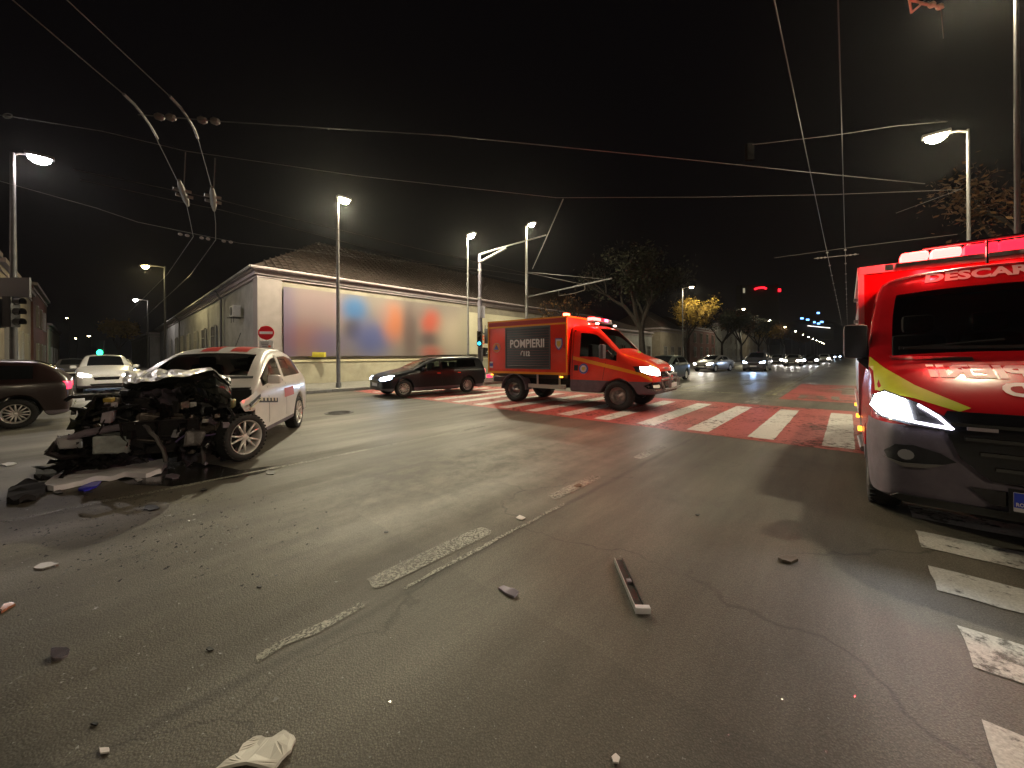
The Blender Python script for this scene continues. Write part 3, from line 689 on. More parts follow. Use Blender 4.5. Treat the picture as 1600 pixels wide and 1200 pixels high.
block('roadside_house', 'beige apartment house farthest along the boulevard', 124, 160, 21.5, 34, 9.5, BEIG, 'l', (4,10,16,22,28), roofh=2.5, floors=((2.,),(5.,),(7.6,)))
# far tower block with red neon, hill with lights
def far(px, py, Y): 
    return D(px, py, Y)
HILL = M('night_hillside',(.012,.012,.010),.95,var=.4,scale=.05)
b = bmesh.new(); prev = None; hn = 40
for i in range(hn):
    t = i/(hn-1); px = 1000+ t*420; Yd = 520
    top = 523 - 24*math.exp(-((px-1245)/75)**2) - 5*math.sin(px*.035) ; p = far(px, top, Yd)
    q0 = b.verts.new((p.x,p.y,p.z)); q1 = b.verts.new((p.x,p.y+140,p.z*.4)); q2 = b.verts.new((p.x,p.y-120,-1))
    if prev: b.faces.new((prev[0],q0,q1,prev[1])); b.faces.new((prev[2],q2,q0,prev[0]))
    prev = (q0,q1,q2)
bmesh.ops.recalc_face_normals(b, faces=b.faces); tag(build('hill', b, HILL, smooth=True), kind='structure')
BLUEW = M('blue_distant_light',(.1,.3,1),.5,emit=(.15,.4,1),es=4); WHW = M('white_distant_light',(1,1,1),.5,emit=(.9,.85,.8),es=2.2); REDN = M('red_neon',(1,.05,.05),.5,emit=(1,.01,.02),es=3.2)
hl = empty('hillside_building', far(1265,503,395), 0, 'dark hillside hotel outlined by blue lights and a long white light strip', 'building')
dk = M('dark_facade',(.02,.02,.022),.9)
box('wall', (0,3,-10), (52,5,17), dk, hl)
for px, py, wd, mt in ((1253,497.5,4.5,BLUEW),(1262,499.5,4.5,BLUEW),(1272.5,503.5,3,BLUEW),(1284,503,4.5,BLUEW),(1279,505.5,4,BLUEW),(1278.5,489,4,BLUEW)):
    p = far(px,py,394)-hl.location; box('blue_light', p, (wd*.66,.5,1.7), mt, hl)
p0 = far(1262,509,393)-hl.location; p1 = far(1297,512.5,393)-hl.location; tube('light_strip', [p0,p1], .35, WHW, hl)
tw = empty('tower_block', far(1188,451,300), 0, 'dark distant tower block with a red neon sign under its roof edge', 'building')
box('wall', (0,4,-21), (30,7,48), dk, tw)
tube('neon_sign', [(-4.6,-.2,-.4),(-2,-.2,.5),(2.5,-.2,.8),(4.6,-.2,0)], .75, REDN, tw); box('red_lamp', far(1218,453.5,299.4)-tw.location, (2.0,.4,2.4), REDN, tw)
box('lit_window', far(1162.5,454,299.4)-tw.location, (1.4,.4,3.6), M('dim_window',(.3,.28,.2),.5,emit=(1,.9,.6),es=.25), tw)
# ------------------------------------------------------------------ the near rescue van (front towards the camera, right edge)
LC = -1.12
van = empty('rescue_van', AL(4.3, LC), math.atan2(-A.y,-A.x), 'red rescue van with lit headlamp, lime stripe and red light bar at the right edge', 'rescue van')
ST = [(0,.80,.36,.78,.77,.88,.72,.96,.6,1.03,1.06),
      (-.05,.88,.32,.82,.85,.92,.80,1.01,.66,1.09,1.12),
      (-.26,.96,.28,1.0,.93,1.08,.88,1.15,.74,1.22,1.26),
      (-.62,.985,.27,1.10,.955,1.20,.91,1.31,.79,1.37,1.40),
      (-.88,.985,.27,1.14,.955,1.26,.975,1.35,.955,1.41,1.46),
      (-.96,.985,.27,1.14,.955,1.27,.975,1.42,.955,1.48,1.54),
      (-1.30,.985,.27,1.14,.95,1.28,.95,1.79,.925,1.85,1.91),
      (-1.58,.985,.27,1.14,.945,1.28,.905,2.08,.865,2.14,2.20),
      (-1.66,.985,.27,1.14,.945,1.28,.885,2.15,.825,2.215,2.27),
      (-1.86,.985,.27,1.14,.945,1.28,.875,2.27,.79,2.365,2.42),
      (-2.2,.985,.27,1.14,.945,1.28,.87,2.30,.77,2.42,2.49),
      (-2.3,.985,.27,1.14,.945,1.28,.87,2.31,.77,2.43,2.50),
      (-2.62,.985,.27,1.14,.945,1.28,.87,2.31,.77,2.43,2.50),
      (-2.65,.985,.27,1.14,.945,1.28,.87,2.31,.77,2.43,2.50)]
def vlow(c): return (c.z < .93 and c.x > -.5) or (c.z < .93-.30*min(1,max(0,(-c.x-.5)/.3)) and c.x > -.8) or c.z < .5
Vv = hull(van, ST, [-1.02], .43, [VRED, PLAST, VGLASS, VGLASS, VGLASS], glass=(4.5,7.5), side=(5,11), split=[((0,0,.93),(0,0,1)), ((-.5,0,0),(1,0,0)), ((0,0,.5),(0,0,1))], lower=vlow, level=2)
# cab inside
box('dashboard', (-1.12,0,1.22), (.45,1.62,.42), INTER, van, bev=.06)
box('cab_floor', (-1.8,0,.62), (1.4,1.75,.1), INTER, van)
for y in (-.52, .0, .52):
    s = empty('seat', (-2.0,y,.7)); s.parent = van
    box('backrest', (-.08,0,.62), (.16,.44,.80), INTER, s, bev=.07); box('cushion', (.18,0,.15), (.5,.46,.18), INTER, s, bev=.06)
    box('headrest', (-.08,0,1.14), (.12,.26,.2), INTER, s, bev=.05)
box('bulkhead', (-2.5,0,1.4), (.05,1.7,1.6), M('bulkhead_grey',(.08,.07,.09),.8), van)
b = bmesh.new(); add_lathe(b, [(.19,-.015),(.205,0),(.19,.015),(.175,0),(.19,-.015)], Matrix.Translation((-1.42,.42,1.36)) @ Matrix.Rotation(-.9,4,'Y'), 24)
build('steering_wheel', b, BLK, van, True)
# box body behind the cab
bb = box('equipment_box', (-4.55,0,1.66), (3.7,1.98,1.98), VRED, van, bev=.05)
b = bmesh.new()
for y in (-1,1):
    add_box(b, (-2.72,y*.985,1.66), (.10,.06,2.0)); add_box(b, (-4.55,y*.985,2.62), (3.76,.07,.09)); add_box(b, (-4.55,y*.985,.72), (3.76,.07,.09))
add_box(b, (-2.70,0,2.62), (.08,2.0,.10)); build('box_trim', b, M('white_box_trim',(.62,.58,.62),.45), van)
for x in (-3.3,-4.4,-5.5):
    box('locker_shutter', (x,-.994,1.55), (.95,.02,1.35), M('shutter_aluminium',(.45,.45,.45),.35,metal=.7,var=.1), van)
for k, z in enumerate((1.95,2.25)): box('side_marker', (-2.9,-1.03,z), (.1,.06,.05), LENS, van, bev=.012)
for x in (-1.75,-3.0,-4.6): box('side_marker', (x,-1.02,.62), (.10,.04,.05), ORANGE, van, bev=.01)
box('rear_axle_fender', (-4.9,0,.6), (.9,1.96,.16), BLK, van, bev=.04)
# step and side sill, mirror
for y in (-1,):
    tube('side_step', [(-1.55,-.99,.42),(-2.5,-1.0,.40)], .035, STEEL, van, 8)
wheel(van, -1.02, .86, .37, .24, 'steel'); wheel(van, -1.02, -.86, .37, .24, 'steel'); wheel(van, -4.9, .84, .37, .24, 'steel'); wheel(van, -4.9, -.84, .37, .24, 'steel')
for s in (-1, 1):
    mr = box('wing_mirror', (-1.16,s*1.06,1.63), (.12,.20,.36), BLK, van, bev=.045)
    b = bmesh.new(); add_tube(b, [(-1.14,s*1.02,1.46),(-1.2,s*.93,1.36)], [.045,.05], 8); build('arm', b, BLK, mr, True)
    box('glass', (-1.225,s*1.06,1.64), (.01,.16,.27), CHROME, mr)
# front: grille, bonnet slot, headlamps, fog lamps, plate, badges
decal(Vv, 'grille', [(-.56,1.06),(-.60,.98),(-.50,.72),(-.36,.58),(.36,.58),(.50,.72),(.60,.98),(.56,1.06)], 'front', BLKSH, .012)
for i, z in enumerate((.97,.87,.77,.67)):
    hw = .55-.07*i
    decal(Vv, 'grille_bar', [(-hw,z-.012),(hw,z-.012),(hw,z+.012),(-hw,z+.012)], 'front', M('grille_bar_metal',(.10,.10,.10),.25,metal=.8), .028)
b = bmesh.new(); add_box(b, (.012,0,.82), (.02,.15,.03)); 
decal(Vv, 'maker_badge', [(-.47,.935),(-.33,.935),(-.33,.958),(-.47,.958)], 'front', M('badge_grey',(.35,.3,.33),.4), .036)
hm = M('headlamp_housing', (.10,.10,.11), .15, metal=.5)
for s in (-1, 1):
    hl_ = decal(Vv, 'headlamp', [(s*.97,1.03),(s*.95,1.13),(s*.88,1.18),(s*.70,1.10),(s*.58,1.02),(s*.525,.93),(s*.56,.915),(s*.75,.935),(s*.93,.97)], 'front', hm, .012, .04)
    decal(Vv, 'beam', [(s*.96,1.04),(s*.93,1.13),(s*.88,1.16),(s*.76,1.11),(s*.74,.96),(s*.90,.98)], 'front', HEAD if s < 0 else HEADW, .026, .04, parent=hl_)
    decal(Vv, 'edge_light', [(s*.75,.955),(s*.545,.925),(s*.53,.935),(s*.60,1.02),(s*.70,1.09),(s*.71,1.075),(s*.615,1.005),(s*.565,.95),(s*.75,.972)], 'front', M('soft_white_light',(1,1,1),.3,emit=(.9,.85,1),es=3.5), .03, .04, parent=hl_)
    decal(Vv, 'fog_lamp_recess', [(s*.90,.70),(s*.84,.77),(s*.74,.78),(s*.60,.74),(s*.52,.685),(s*.62,.64),(s*.80,.62),(s*.88,.65)], 'front', BLK, .008, .05)
    decal(Vv, 'fog_lamp_trim', [(s*.90,.655),(s*.80,.60),(s*.66,.615),(s*.58,.655),(s*.66,.645),(s*.80,.63)], 'front', M('trim_grey',(.16,.15,.14),.4), .016, .05)
    fl = decal(Vv, 'fog_lamp', [(s*(.78+.045*math.cos(t)), .70+.04*math.sin(t)) for t in [k*PI/6 for k in range(12)]], 'front', LENS, .02, .05)
decal(Vv, 'bonnet_vent', [(-.82,1.475),(-.80,1.44),(-.30,1.43),(-.30,1.465)], 'front', BLK, .006, .06)
decal(Vv, 'lower_intake', [(-.46,.52),(-.36,.415),(.36,.415),(.46,.52)], 'front', BLKSH, .008)
decal(Vv, 'bumper_step', [(-.86,.36),(-.80,.33),(.80,.33),(.86,.36),(.82,.385),(-.82,.385)], 'front', BLK, .03)
pl = box('number_plate', (.045,0,.47), (.02,.54,.13), M('plate_white',(.7,.68,.7),.4), van, bev=.004)
box('country_band', (.057,-.245,.485), (.004,.05,.10), M('plate_blue',(.02,.05,.5),.4), pl)
tb, tw_ = text_bm('RO', .035, .001, .035)
for v in tb.verts: v.co = Vector((.0605, -.262+v.co.x, .445+v.co.y))
build('lettering', tb, LETTER, pl)
box('plate_holder', (.03,0,.47), (.02,.58,.17), BLK, van, bev=.006)
# film and lettering
for s in (-1, 1):
    decal(Vv, 'lime_film', [(s*.955,1.47),(s*.985,1.16),(s*.93,1.17),(s*.72,1.135),(s*.50,1.06),(s*.44,1.09),(s*.70,1.23),(s*.86,1.36)], 'front', LIME, .006, .05)
tb, tw_ = text_bm('DESCARCERARE', .155, .006, 1.36)
for v in tb.verts: v.co.x += v.co.y*.25
decal(Vv, 'lettering', tb, 'front', LETTER, .006, .06, loc=(-.50,2.262), skirt=False)
tb, tw_ = text_bm('POMPIERII', .125, .006, 1.0)
for v in tb.verts: v.co.x = -v.co.x
bmesh.ops.reverse_faces(tb, faces=tb.faces[:])
decal(Vv, 'lettering', tb, 'front', LETTER, .006, .06, loc=(.40,1.305), skirt=False)
tb, tw_ = text_bm('SMURD', .12, .006, .62)
for v in tb.verts: v.co.x = -v.co.x
bmesh.ops.reverse_faces(tb, faces=tb.faces[:])
decal(Vv, 'lettering', tb, 'front', LETTER, .006, .06, loc=(.36,1.185), skirt=False)
wp = bmesh.new()
for y in (-.72,.05): add_tube(wp, [(-.93,y,1.55),(-1.02,y+.62,1.62)], .012, 5)
build('wiper', wp, BLK, van)
b = bmesh.new(); add_box(b, (-.95,0,1.555), (.03,1.5,.03)); build('windshield_seal', b, BLK, van)
# roof: beacon bar, rail, aerial lamps
lb = empty('beacon_bar', (-2.05,0,2.50)); lb.parent = van
box('base', (0,0,.02), (.26,1.42,.05), STEEL, lb, bev=.015)
for y in (-.55,-.31): 
    box('lit_lens', (0,y,.105), (.22,.22,.10), REDGLOW, lb, bev=.03)
for y in (-.07,.17,.41,.62): box('lens', (0,y,.105), (.22,.23,.10), REDLENS, lb, bev=.02)
rl = bmesh.new(); add_tube(rl, [(-1.84,-.5,2.66),(-1.84,.9,2.68)], .018, 6)
for y in (-.05,.25,.55,.85): add_tube(rl, [(-1.84,y,2.42),(-1.84,y,2.68)], .012, 6)
build('roof_rail', rl, CHROME, van, True)
for y in (-.76,.76):
    wl = box('work_lamp', (-1.9,y,2.50), (.05,.07,.07), LENS, van, bev=.012)
    point(lb, (.0, -.43 if y < 0 else .43, .26), 60 if y < 0 else 20, (1,.015,.02), .06, 'beacon_light')
spot(van, (.12,-.86,1.06), 26, (.93,.95,1), 110, .6, .05, (1,0,-.28), 'headlamp_light')
for s in (-1,): 
    hd = bmesh.new(); add_tube(hd, [(-1.62,s*.925,1.2),(-1.76,s*.925,1.2)], .018, 6); build('door_handle', hd, BLK, van, True)

# ------------------------------------------------------------------ the fire truck on the crossing
HDT = Vector((.786,-.62,0)).normalized(); LFT = Vector((-HDT.y,HDT.x,0))
fw = G(968,641); TO = fw + LFT*.84 + HDT*1.0; TO.z = 0
trk = empty('fire_truck', TO, math.atan2(HDT.y,HDT.x), 'red fire truck with grey roller shutter and lit red beacons standing on the crossing', 'fire truck')
ST = [(0,.68,.50,.84,.66,.92,.62,1.00,.5,1.08,1.10),
      (-.04,.84,.47,.90,.80,1.00,.76,1.10,.62,1.20,1.24),
      (-.24,.91,.45,1.04,.89,1.15,.85,1.26,.72,1.34,1.38),
      (-.70,.95,.44,1.14,.92,1.27,.87,1.40,.76,1.48,1.51),
      (-.92,.955,.44,1.18,.93,1.31,.90,1.49,.84,1.56,1.60),
      (-1.00,.955,.44,1.18,.93,1.32,.90,1.55,.84,1.62,1.66),
      (-1.35,.955,.44,1.18,.93,1.33,.865,1.92,.81,1.99,2.03),
      (-1.62,.955,.44,1.18,.925,1.33,.835,2.18,.77,2.25,2.29),
      (-1.72,.955,.44,1.18,.92,1.33,.825,2.25,.755,2.34,2.38),
      (-2.05,.955,.44,1.18,.92,1.33,.81,2.30,.72,2.40,2.45),
      (-2.12,.955,.44,1.18,.92,1.33,.81,2.30,.72,2.40,2.45),
      (-2.46,.955,.44,1.18,.92,1.33,.81,2.30,.72,2.40,2.45),
      (-2.50,.955,.44,1.18,.92,1.33,.81,2.30,.72,2.40,2.45)]
Vt = hull(trk, ST, [-1.0], .52, [RED, PLAST, VGLASS, VGLASS, VGLASS], glass=(4.5,7.5), side=(4.5,10), split=[((0,0,.80),(0,0,1))], lower=lambda c: c.z < .80, level=2)
box('dashboard', (-1.1,0,1.3), (.4,1.5,.4), INTER, trk, bev=.05); box('bulkhead', (-2.35,0,1.5), (.05,1.6,1.5), M('bulkhead_dark',(.03,.03,.035),.8), trk)
for y in (-.45,.45): box('seat', (-1.95,y,1.35), (.16,.46,.95), INTER, trk, bev=.07)
box('jacket', (-1.05,.15,1.56), (.2,.3,.1), M('blue_cloth',(.05,.08,.5),.8), trk, bev=.03); box('hi_vis_vest', (-1.0,.45,1.56), (.2,.26,.1), M('lime_cloth',(.25,.6,.05),.8), trk, bev=.03)
cb = box('equipment_box', (-4.10,0,1.80), (3.12,1.94,1.74), RED, trk, bev=.02)
b = bmesh.new()
for s in (-1,1):
    add_box(b, (-4.10,s*.975,2.655), (3.14,.03,.045)); add_box(b, (-4.10,s*.975,.955), (3.14,.03,.07)); 
    add_box(b, (-2.555,s*.975,1.8), (.045,.03,1.74)); add_box(b, (-5.64,s*.975,1.8), (.045,.03,1.74)); add_box(b, (-4.10,s*.978,2.46), (3.04,.02,.05))
add_box(b, (-2.535,0,2.66), (.03,1.96,.05)); build('amber_stripe', b, YEL, trk)
b = bmesh.new(); add_box(b, (-4.10,-.982,2.56), (3.02,.02,.11)); add_box(b, (-4.10,.982,2.56), (3.02,.02,.11)); build('upper_rail', b, M('deep_red_trim',(.42,.02,.015),.4), trk)
# roller shutter, horizontal slats
shm = M('grey_shutter_slat',(.055,.055,.062),.5,var=.12,scale=3)
b = bmesh.new()
for s in (-1,):
    add_box(b, (-4.0,s*.978,2.40), (1.72,.05,.06)); add_box(b, (-4.0,s*.978,1.10), (1.72,.05,.04)); add_box(b, (-4.86,s*.978,1.75), (.04,.05,1.34)); add_box(b, (-3.14,s*.978,1.75), (.04,.05,1.34))
fr = build('shutter_frame', b, M('shutter_frame_grey',(.12,.12,.12),.4,metal=.4), trk)
for k in range(16): box('slat', (-4.0,-.982,1.15+k*.0795), (1.67,.03,.076), shm, fr, bev=.006)
box('slat', (-4.0,.982,1.75), (1.67,.03,1.24), shm, fr)
tube('pull_bar', [(-4.7,-1.01,1.17),(-3.35,-1.01,1.17)], .014, BLK, trk)
def side_text(root, s, size, wd, x0, z, y, mat, name='lettering', bold=.012):
    tb, _ = text_bm(s, size, bold, wd)
    for v in tb.verts: v.co = Vector((x0+v.co.x, y, z+v.co.y))
    return build(name, tb, mat, root)
side_text(trk, 'POMPIERII', .36, 1.34, -4.67, 1.77, -1.003, LETTER, bold=.010)
side_text(trk, '112', .2, .25, -4.12, 1.50, -1.003, LETTER)
b = bmesh.new(); add_tube(b, [(-4.22,-1.003,1.51),(-4.215,-1.003,1.58),(-4.19,-1.003,1.63),(-4.15,-1.003,1.65)], [.012,.02,.02,.014], 5); build('handset_sign', b, LETTER, trk)
def disc(root, x, y, z, r, mat, name, n=24, th=.012, sgn=-1):
    b = bmesh.new(); add_lathe(b, [(r,0),(r,th),(.001,th)], n=n, axis='Y')
    for v in b.verts: v.co = Vector((x+v.co.x, y+sgn*v.co.y, z+v.co.z))
    bmesh.ops.recalc_face_normals(b, faces=b.faces)
    return build(name, b, mat, root)
BLUEB = M('badge_blue',(.08,.12,.42),.4); ORB = M('badge_orange',(.75,.25,.04),.4); PALE = M('badge_pale',(.6,.55,.6),.4); GOLD = M('badge_gold',(.6,.42,.08),.4)
e = disc(trk, -5.28,-.965,1.78,.16,PALE,'round_badge'); disc(e,-5.28,-.975,1.78,.145,ORB,'ring'); 
b = bmesh.new(); 
tri = [(-5.39,1.71),(-5.17,1.71),(-5.28,1.89)]; vs = [b.verts.new((x,-.990,z)) for x,z in tri]; f = b.faces.new(vs); r_ = bmesh.ops.extrude_face_region(b, geom=[f]); 
for v in r_['geom']:
    if isinstance(v, bmesh.types.BMVert): v.co.y += .01
bmesh.ops.recalc_face_normals(b, faces=b.faces)
build('triangle', b, BLUEB, e)
def shield(root, x, z, y, k=1.0):
    b = bmesh.new(); pts = [(-.12,.17),(.12,.17),(.13,-.02),(.08,-.13),(0,-.19),(-.08,-.13),(-.13,-.02)]
    def pr(sc_, y0, mat, nm, par):
        b = bmesh.new(); a_ = [b.verts.new((x+p[0]*sc_, y0, z+p[1]*sc_)) for p in pts]; c_ = [b.verts.new((x+p[0]*sc_, y0+.01, z+p[1]*sc_)) for p in pts]
        b.faces.new(a_); b.faces.new(c_[::-1]); n_ = len(pts)
        for i in range(n_): b.faces.new((a_[i],c_[i],c_[(i+1)%n_],a_[(i+1)%n_]))
        bmesh.ops.recalc_face_normals(b, faces=b.faces); return build(nm, b, mat, par)
    e = pr(k, y, BLUEB, 'shield_badge', root); pr(k*.8, y-.006, PALE, 'field', e); pr(k*.5, y-.012, GOLD, 'eagle', e); return e
shield(trk, -2.82, 1.85, -.985, 1.0)
Vt2 = Vt
rb = decal(Vt, 'round_badge', [(-2.02+.145*math.cos(t), 1.12+.145*math.sin(t)) for t in [k*PI/12 for k in range(24)]], 'right', BLUEB, .008, .1)
decal(Vt, 'ring', [(-2.02+.10*math.cos(t), 1.12+.10*math.sin(t)) for t in [k*PI/10 for k in range(20)]], 'right', PALE, .013, .1, parent=rb)
decal(Vt, 'shield', [(-2.07,1.17),(-1.97,1.17),(-1.97,1.10),(-2.02,1.05),(-2.07,1.10)], 'right', GOLD, .018, .1, parent=rb)
for ax, sg in (('right',-1),('left',1)):
    decal(Vt, 'amber_stripe', [(-2.47,1.50),(-2.47,1.40),(-1.0,1.09),(-.42,.97),(-.12,.82),(-.05,.84),(-.30,1.02),(-1.0,1.19)], ax, YEL, .005, .1)
    decal(Vt, 'door_handle', [(-2.32,1.22),(-2.20,1.22),(-2.20,1.06),(-2.32,1.06)], ax, BLK, .014, .1)
    decal(Vt, 'door_seam', [(-2.40,2.2),(-2.385,2.2),(-2.385,.8),(-2.40,.8)], ax, BLK, .003, .15, skirt=False)
    decal(Vt, 'door_seam', [(-1.36,1.3),(-1.35,1.3),(-1.43,.82),(-1.44,.82)], ax, BLK, .003, .15, skirt=False)
for s in (-1,1):
    decal(Vt, 'amber_stripe', [(s*.78,1.56),(s*.80,1.50),(s*.72,1.20),(s*.62,1.12),(s*.60,1.17),(s*.68,1.28)], 'front', YEL, .005, .06)
    hl_ = decal(Vt, 'headlamp', [(s*.93,1.06),(s*.92,1.20),(s*.80,1.22),(s*.66,1.13),(s*.54,1.0),(s*.56,.93),(s*.74,.94),(s*.90,.99)], 'front', hm, .012, .05)
    decal(Vt, 'beam', [(s*.915,1.07),(s*.90,1.18),(s*.80,1.20),(s*.64,1.10),(s*.60,.98),(s*.76,.965),(s*.88,1.0)], 'front', HEADW, .024, .05, parent=hl_)
    decal(Vt, 'fog_lamp_housing', [(s*.92,.70),(s*.86,.80),(s*.62,.78),(s*.48,.70),(s*.54,.58),(s*.82,.57),(s*.90,.62)], 'front', BLKSH, .01, .06)
    decal(Vt, 'fog_lamp_trim', [(s*.90,.62),(s*.82,.565),(s*.54,.57),(s*.50,.60),(s*.60,.615),(s*.80,.62)], 'front', CHROME, .02, .06)
    decal(Vt, 'fog_lamp', [(s*.85,.72),(s*.66,.73),(s*.60,.68),(s*.66,.64),(s*.84,.65)], 'front', M('fog_reflector',(.5,.48,.45),.15,metal=.6,emit=(1,.8,.5),es=.35), .02, .06)
decal(Vt, 'grille', [(-.50,1.02),(-.40,.90),(.40,.90),(.50,1.02),(.44,1.06),(-.44,1.06)], 'front', BLKSH, .012)
decal(Vt, 'lower_grille', [(-.42,.78),(-.42,.60),(.42,.60),(.42,.78)], 'front', BLKSH, .012)
tb, _ = text_bm('POMPIERII', .16, .006, .86)
for v in tb.verts: v.co.x = -v.co.x
bmesh.ops.reverse_faces(tb, faces=tb.faces[:])
decal(Vt, 'lettering', tb, 'front', LETTER, .006, .06, loc=(.43,1.26), skirt=False)
tb, _ = text_bm('IVECO', .075, .003, .34)
decal(Vt, 'maker_lettering', tb, 'front', M('badge_steel',(.18,.17,.17),.4,metal=.6), .008, .06, loc=(-.17,1.11), skirt=False)
b = bmesh.new()
for y in (-.30,.30): add_tube(b, [(.02,y,.52),(.16,y,.55),(.17,y,.95),(.06,y,1.06)], .028, 8)
add_tube(b, [(.165,-.72,.62),(.17,-.30,.60),(.17,.30,.60),(.165,.72,.62)], .026, 8); add_tube(b, [(.17,-.30,1.0),(.17,.30,1.0)], .024, 8); add_tube(b, [(.16,-.72,.62),(.1,-.78,.86),(.17,-.3,.88),(.17,.3,.88),(.1,.78,.86),(.16,.72,.62)], .022, 8)
build('bull_bar', b, STEEL, trk, True)
box('number_plate', (.19,0,.70), (.015,.50,.115), M('plate_white',(.7,.68,.7),.4), trk, bev=.003)
wheel(trk, -1.0,.84,.405,.28,'steel'); wheel(trk, -1.0,-.84,.405,.28,'steel',.05); wheel(trk, -4.55,.80,.405,.34,'steel'); wheel(trk, -4.55,-.80,.405,.34,'steel')
# chassis, underrun rails, rear mudguard, marker lamps
b = bmesh.new()
for y in (-.42,.42): add_box(b, (-3.4,y,.68), (4.9,.09,.18))
for x in (-1.8,-3.0,-4.1,-5.3): add_box(b, (x,0,.66), (.1,.9,.1))
add_box(b, (-4.1,0,.86), (3.0,1.7,.1)); build('chassis', b, BLK, trk)
box('fuel_tank', (-2.95,.55,.62), (.8,.5,.4), BLK, trk, bev=.05)
for s in (-1,1):
    b = bmesh.new()
    add_box(b, (-3.30,s*.93,.55), (1.36,.04,.12)); 
    for x in (-2.85,-3.65): add_box(b, (x,s*.90,.70), (.05,.04,.42))
    build('underrun_rail', b, M('aluminium_rail',(.55,.53,.48),.35,metal=.6), trk)
    b = bmesh.new(); N_ = 10
    for k in range(N_):
        a0 = PI*k/N_ - .2*0; p = Vector((-4.55+.49*math.cos(a0+PI/2/N_),s*.82,.42+.49*math.sin(a0+PI/2/N_)))
        add_box(b, p, (.17,.36,.02), Matrix.Rotation(-(a0+PI/2/N_)+PI/2,4,'Y'))
    build('mudguard', b, PLAST, trk)
    for x in (-2.75,-5.5): box('side_marker', (x,s*.965,.86), (.10,.04,.05), ORANGE, trk, bev=.01)
    mr = box('wing_mirror', (-1.34,s*1.17,1.60), (.14,.20,.40), M('mirror_shell',(.12,.11,.12),.4), trk, bev=.05)
    tube('arm', [(-1.24,s*1.08,1.62),(-1.14,s*.92,1.46)], .03, BLK, mr, 6)
b = bmesh.new(); add_box(b, (-5.95,0,.52), (.08,1.8,.1)); add_box(b, (-5.8,-.8,.62), (.4,.06,.1)); add_box(b, (-5.8,.8,.62), (.4,.06,.1)); build('rear_bumper', b, M('aluminium_rail'), trk)
box('tail_lamp', (-5.72,-.85,.80), (.1,.2,.12), TAIL, trk, bev=.02); box('tail_lamp', (-5.72,.85,.80), (.1,.2,.12), TAIL, trk, bev=.02)
box('reflector', (-5.52,-.975,1.12), (.14,.012,.05), LETTER, trk); box('reflector', (-5.52,-.975,1.28), (.14,.012,.05), LETTER, trk); box('reflector', (-5.52,-.974,1.20), (.14,.012,.10), BLUEB, trk)
lb = empty('beacon_bar', (-1.95,0,2.50)); lb.parent = trk
box('base', (0,0,0), (.24,1.3,.05), STEEL, lb, bev=.015)
for y, m_ in ((-.52,REDGLOW),(-.26,REDGLOW),(0,REDLENS),(.26,M('pinkish_beacon_glow',(1,.5,.7),.3,emit=(1,.12,.3),es=5)),(.52,M('pale_lens',(.6,.45,.45),.2))):
    box('lens', (0,y,.07), (.2,.25,.09), m_, lb, bev=.02)
point(lb, (.02,-.70,.26), 90, (1,.015,.02), .07, 'beacon_light')
bc = box('box_beacon', (-2.62,-.86,2.72), (.12,.22,.08), M('warm_red_glow',(1,.4,.3),.3,emit=(1,.12,.05),es=12), trk, bev=.02)
for y in (-.62,.62): box('roof_marker', (-1.74,y,2.42), (.06,.12,.05), M('marker_glow',(1,.9,.8),.3,emit=(1,.75,.6),es=5), trk, bev=.01)
for y in (-.75,.75): spot(trk, (.12,y,1.08), 18, (1,.95,.85), 100, .6, .05, (1,0,-.16), 'headlamp_light')

# ------------------------------------------------------------------ ordinary cars
HATCH = [(2.14,.60,.32,.56,.56,.62,.50,.66,.40,.69,.70),(2.08,.74,.25,.62,.70,.69,.62,.74,.46,.77,.79),(1.85,.84,.20,.70,.80,.78,.70,.83,.52,.86,.88),(1.35,.88,.19,.82,.83,.88,.74,.94,.56,.97,.99),
         (.98,.89,.19,.88,.85,.94,.80,.99,.64,1.02,1.04),(.86,.89,.19,.89,.85,.95,.79,1.04,.66,1.07,1.09),(.35,.89,.19,.91,.85,.96,.72,1.26,.60,1.31,1.34),(-.02,.89,.19,.92,.85,.97,.66,1.39,.56,1.44,1.47),(-.15,.89,.19,.92,.85,.97,.655,1.41,.55,1.46,1.49),
         (-.9,.89,.19,.94,.85,.99,.66,1.42,.55,1.48,1.51),(-1.5,.88,.19,.95,.84,1.0,.64,1.40,.54,1.46,1.48),(-1.62,.88,.19,.95,.84,1.0,.64,1.39,.54,1.44,1.46),(-1.9,.86,.22,.96,.81,1.02,.68,1.22,.58,1.28,1.30),(-2.06,.83,.26,.92,.77,1.0,.70,1.06,.60,1.09,1.11),(-2.12,.76,.32,.86,.72,.92,.66,.98,.56,1.02,1.03)]
SEDAN = [tuple(s) for s in HATCH[:9]] + [(-.8,.89,.19,.93,.85,.98,.65,1.39,.54,1.44,1.46),(-1.05,.89,.19,.94,.85,.99,.64,1.36,.53,1.41,1.43),(-1.12,.89,.19,.94,.85,.99,.65,1.32,.55,1.37,1.39),(-1.62,.87,.21,.95,.82,1.0,.74,1.05,.62,1.09,1.11),(-2.1,.84,.25,.93,.79,.98,.72,1.03,.58,1.06,1.07),(-2.24,.76,.32,.86,.72,.92,.66,.98,.56,1.0,1.01)]
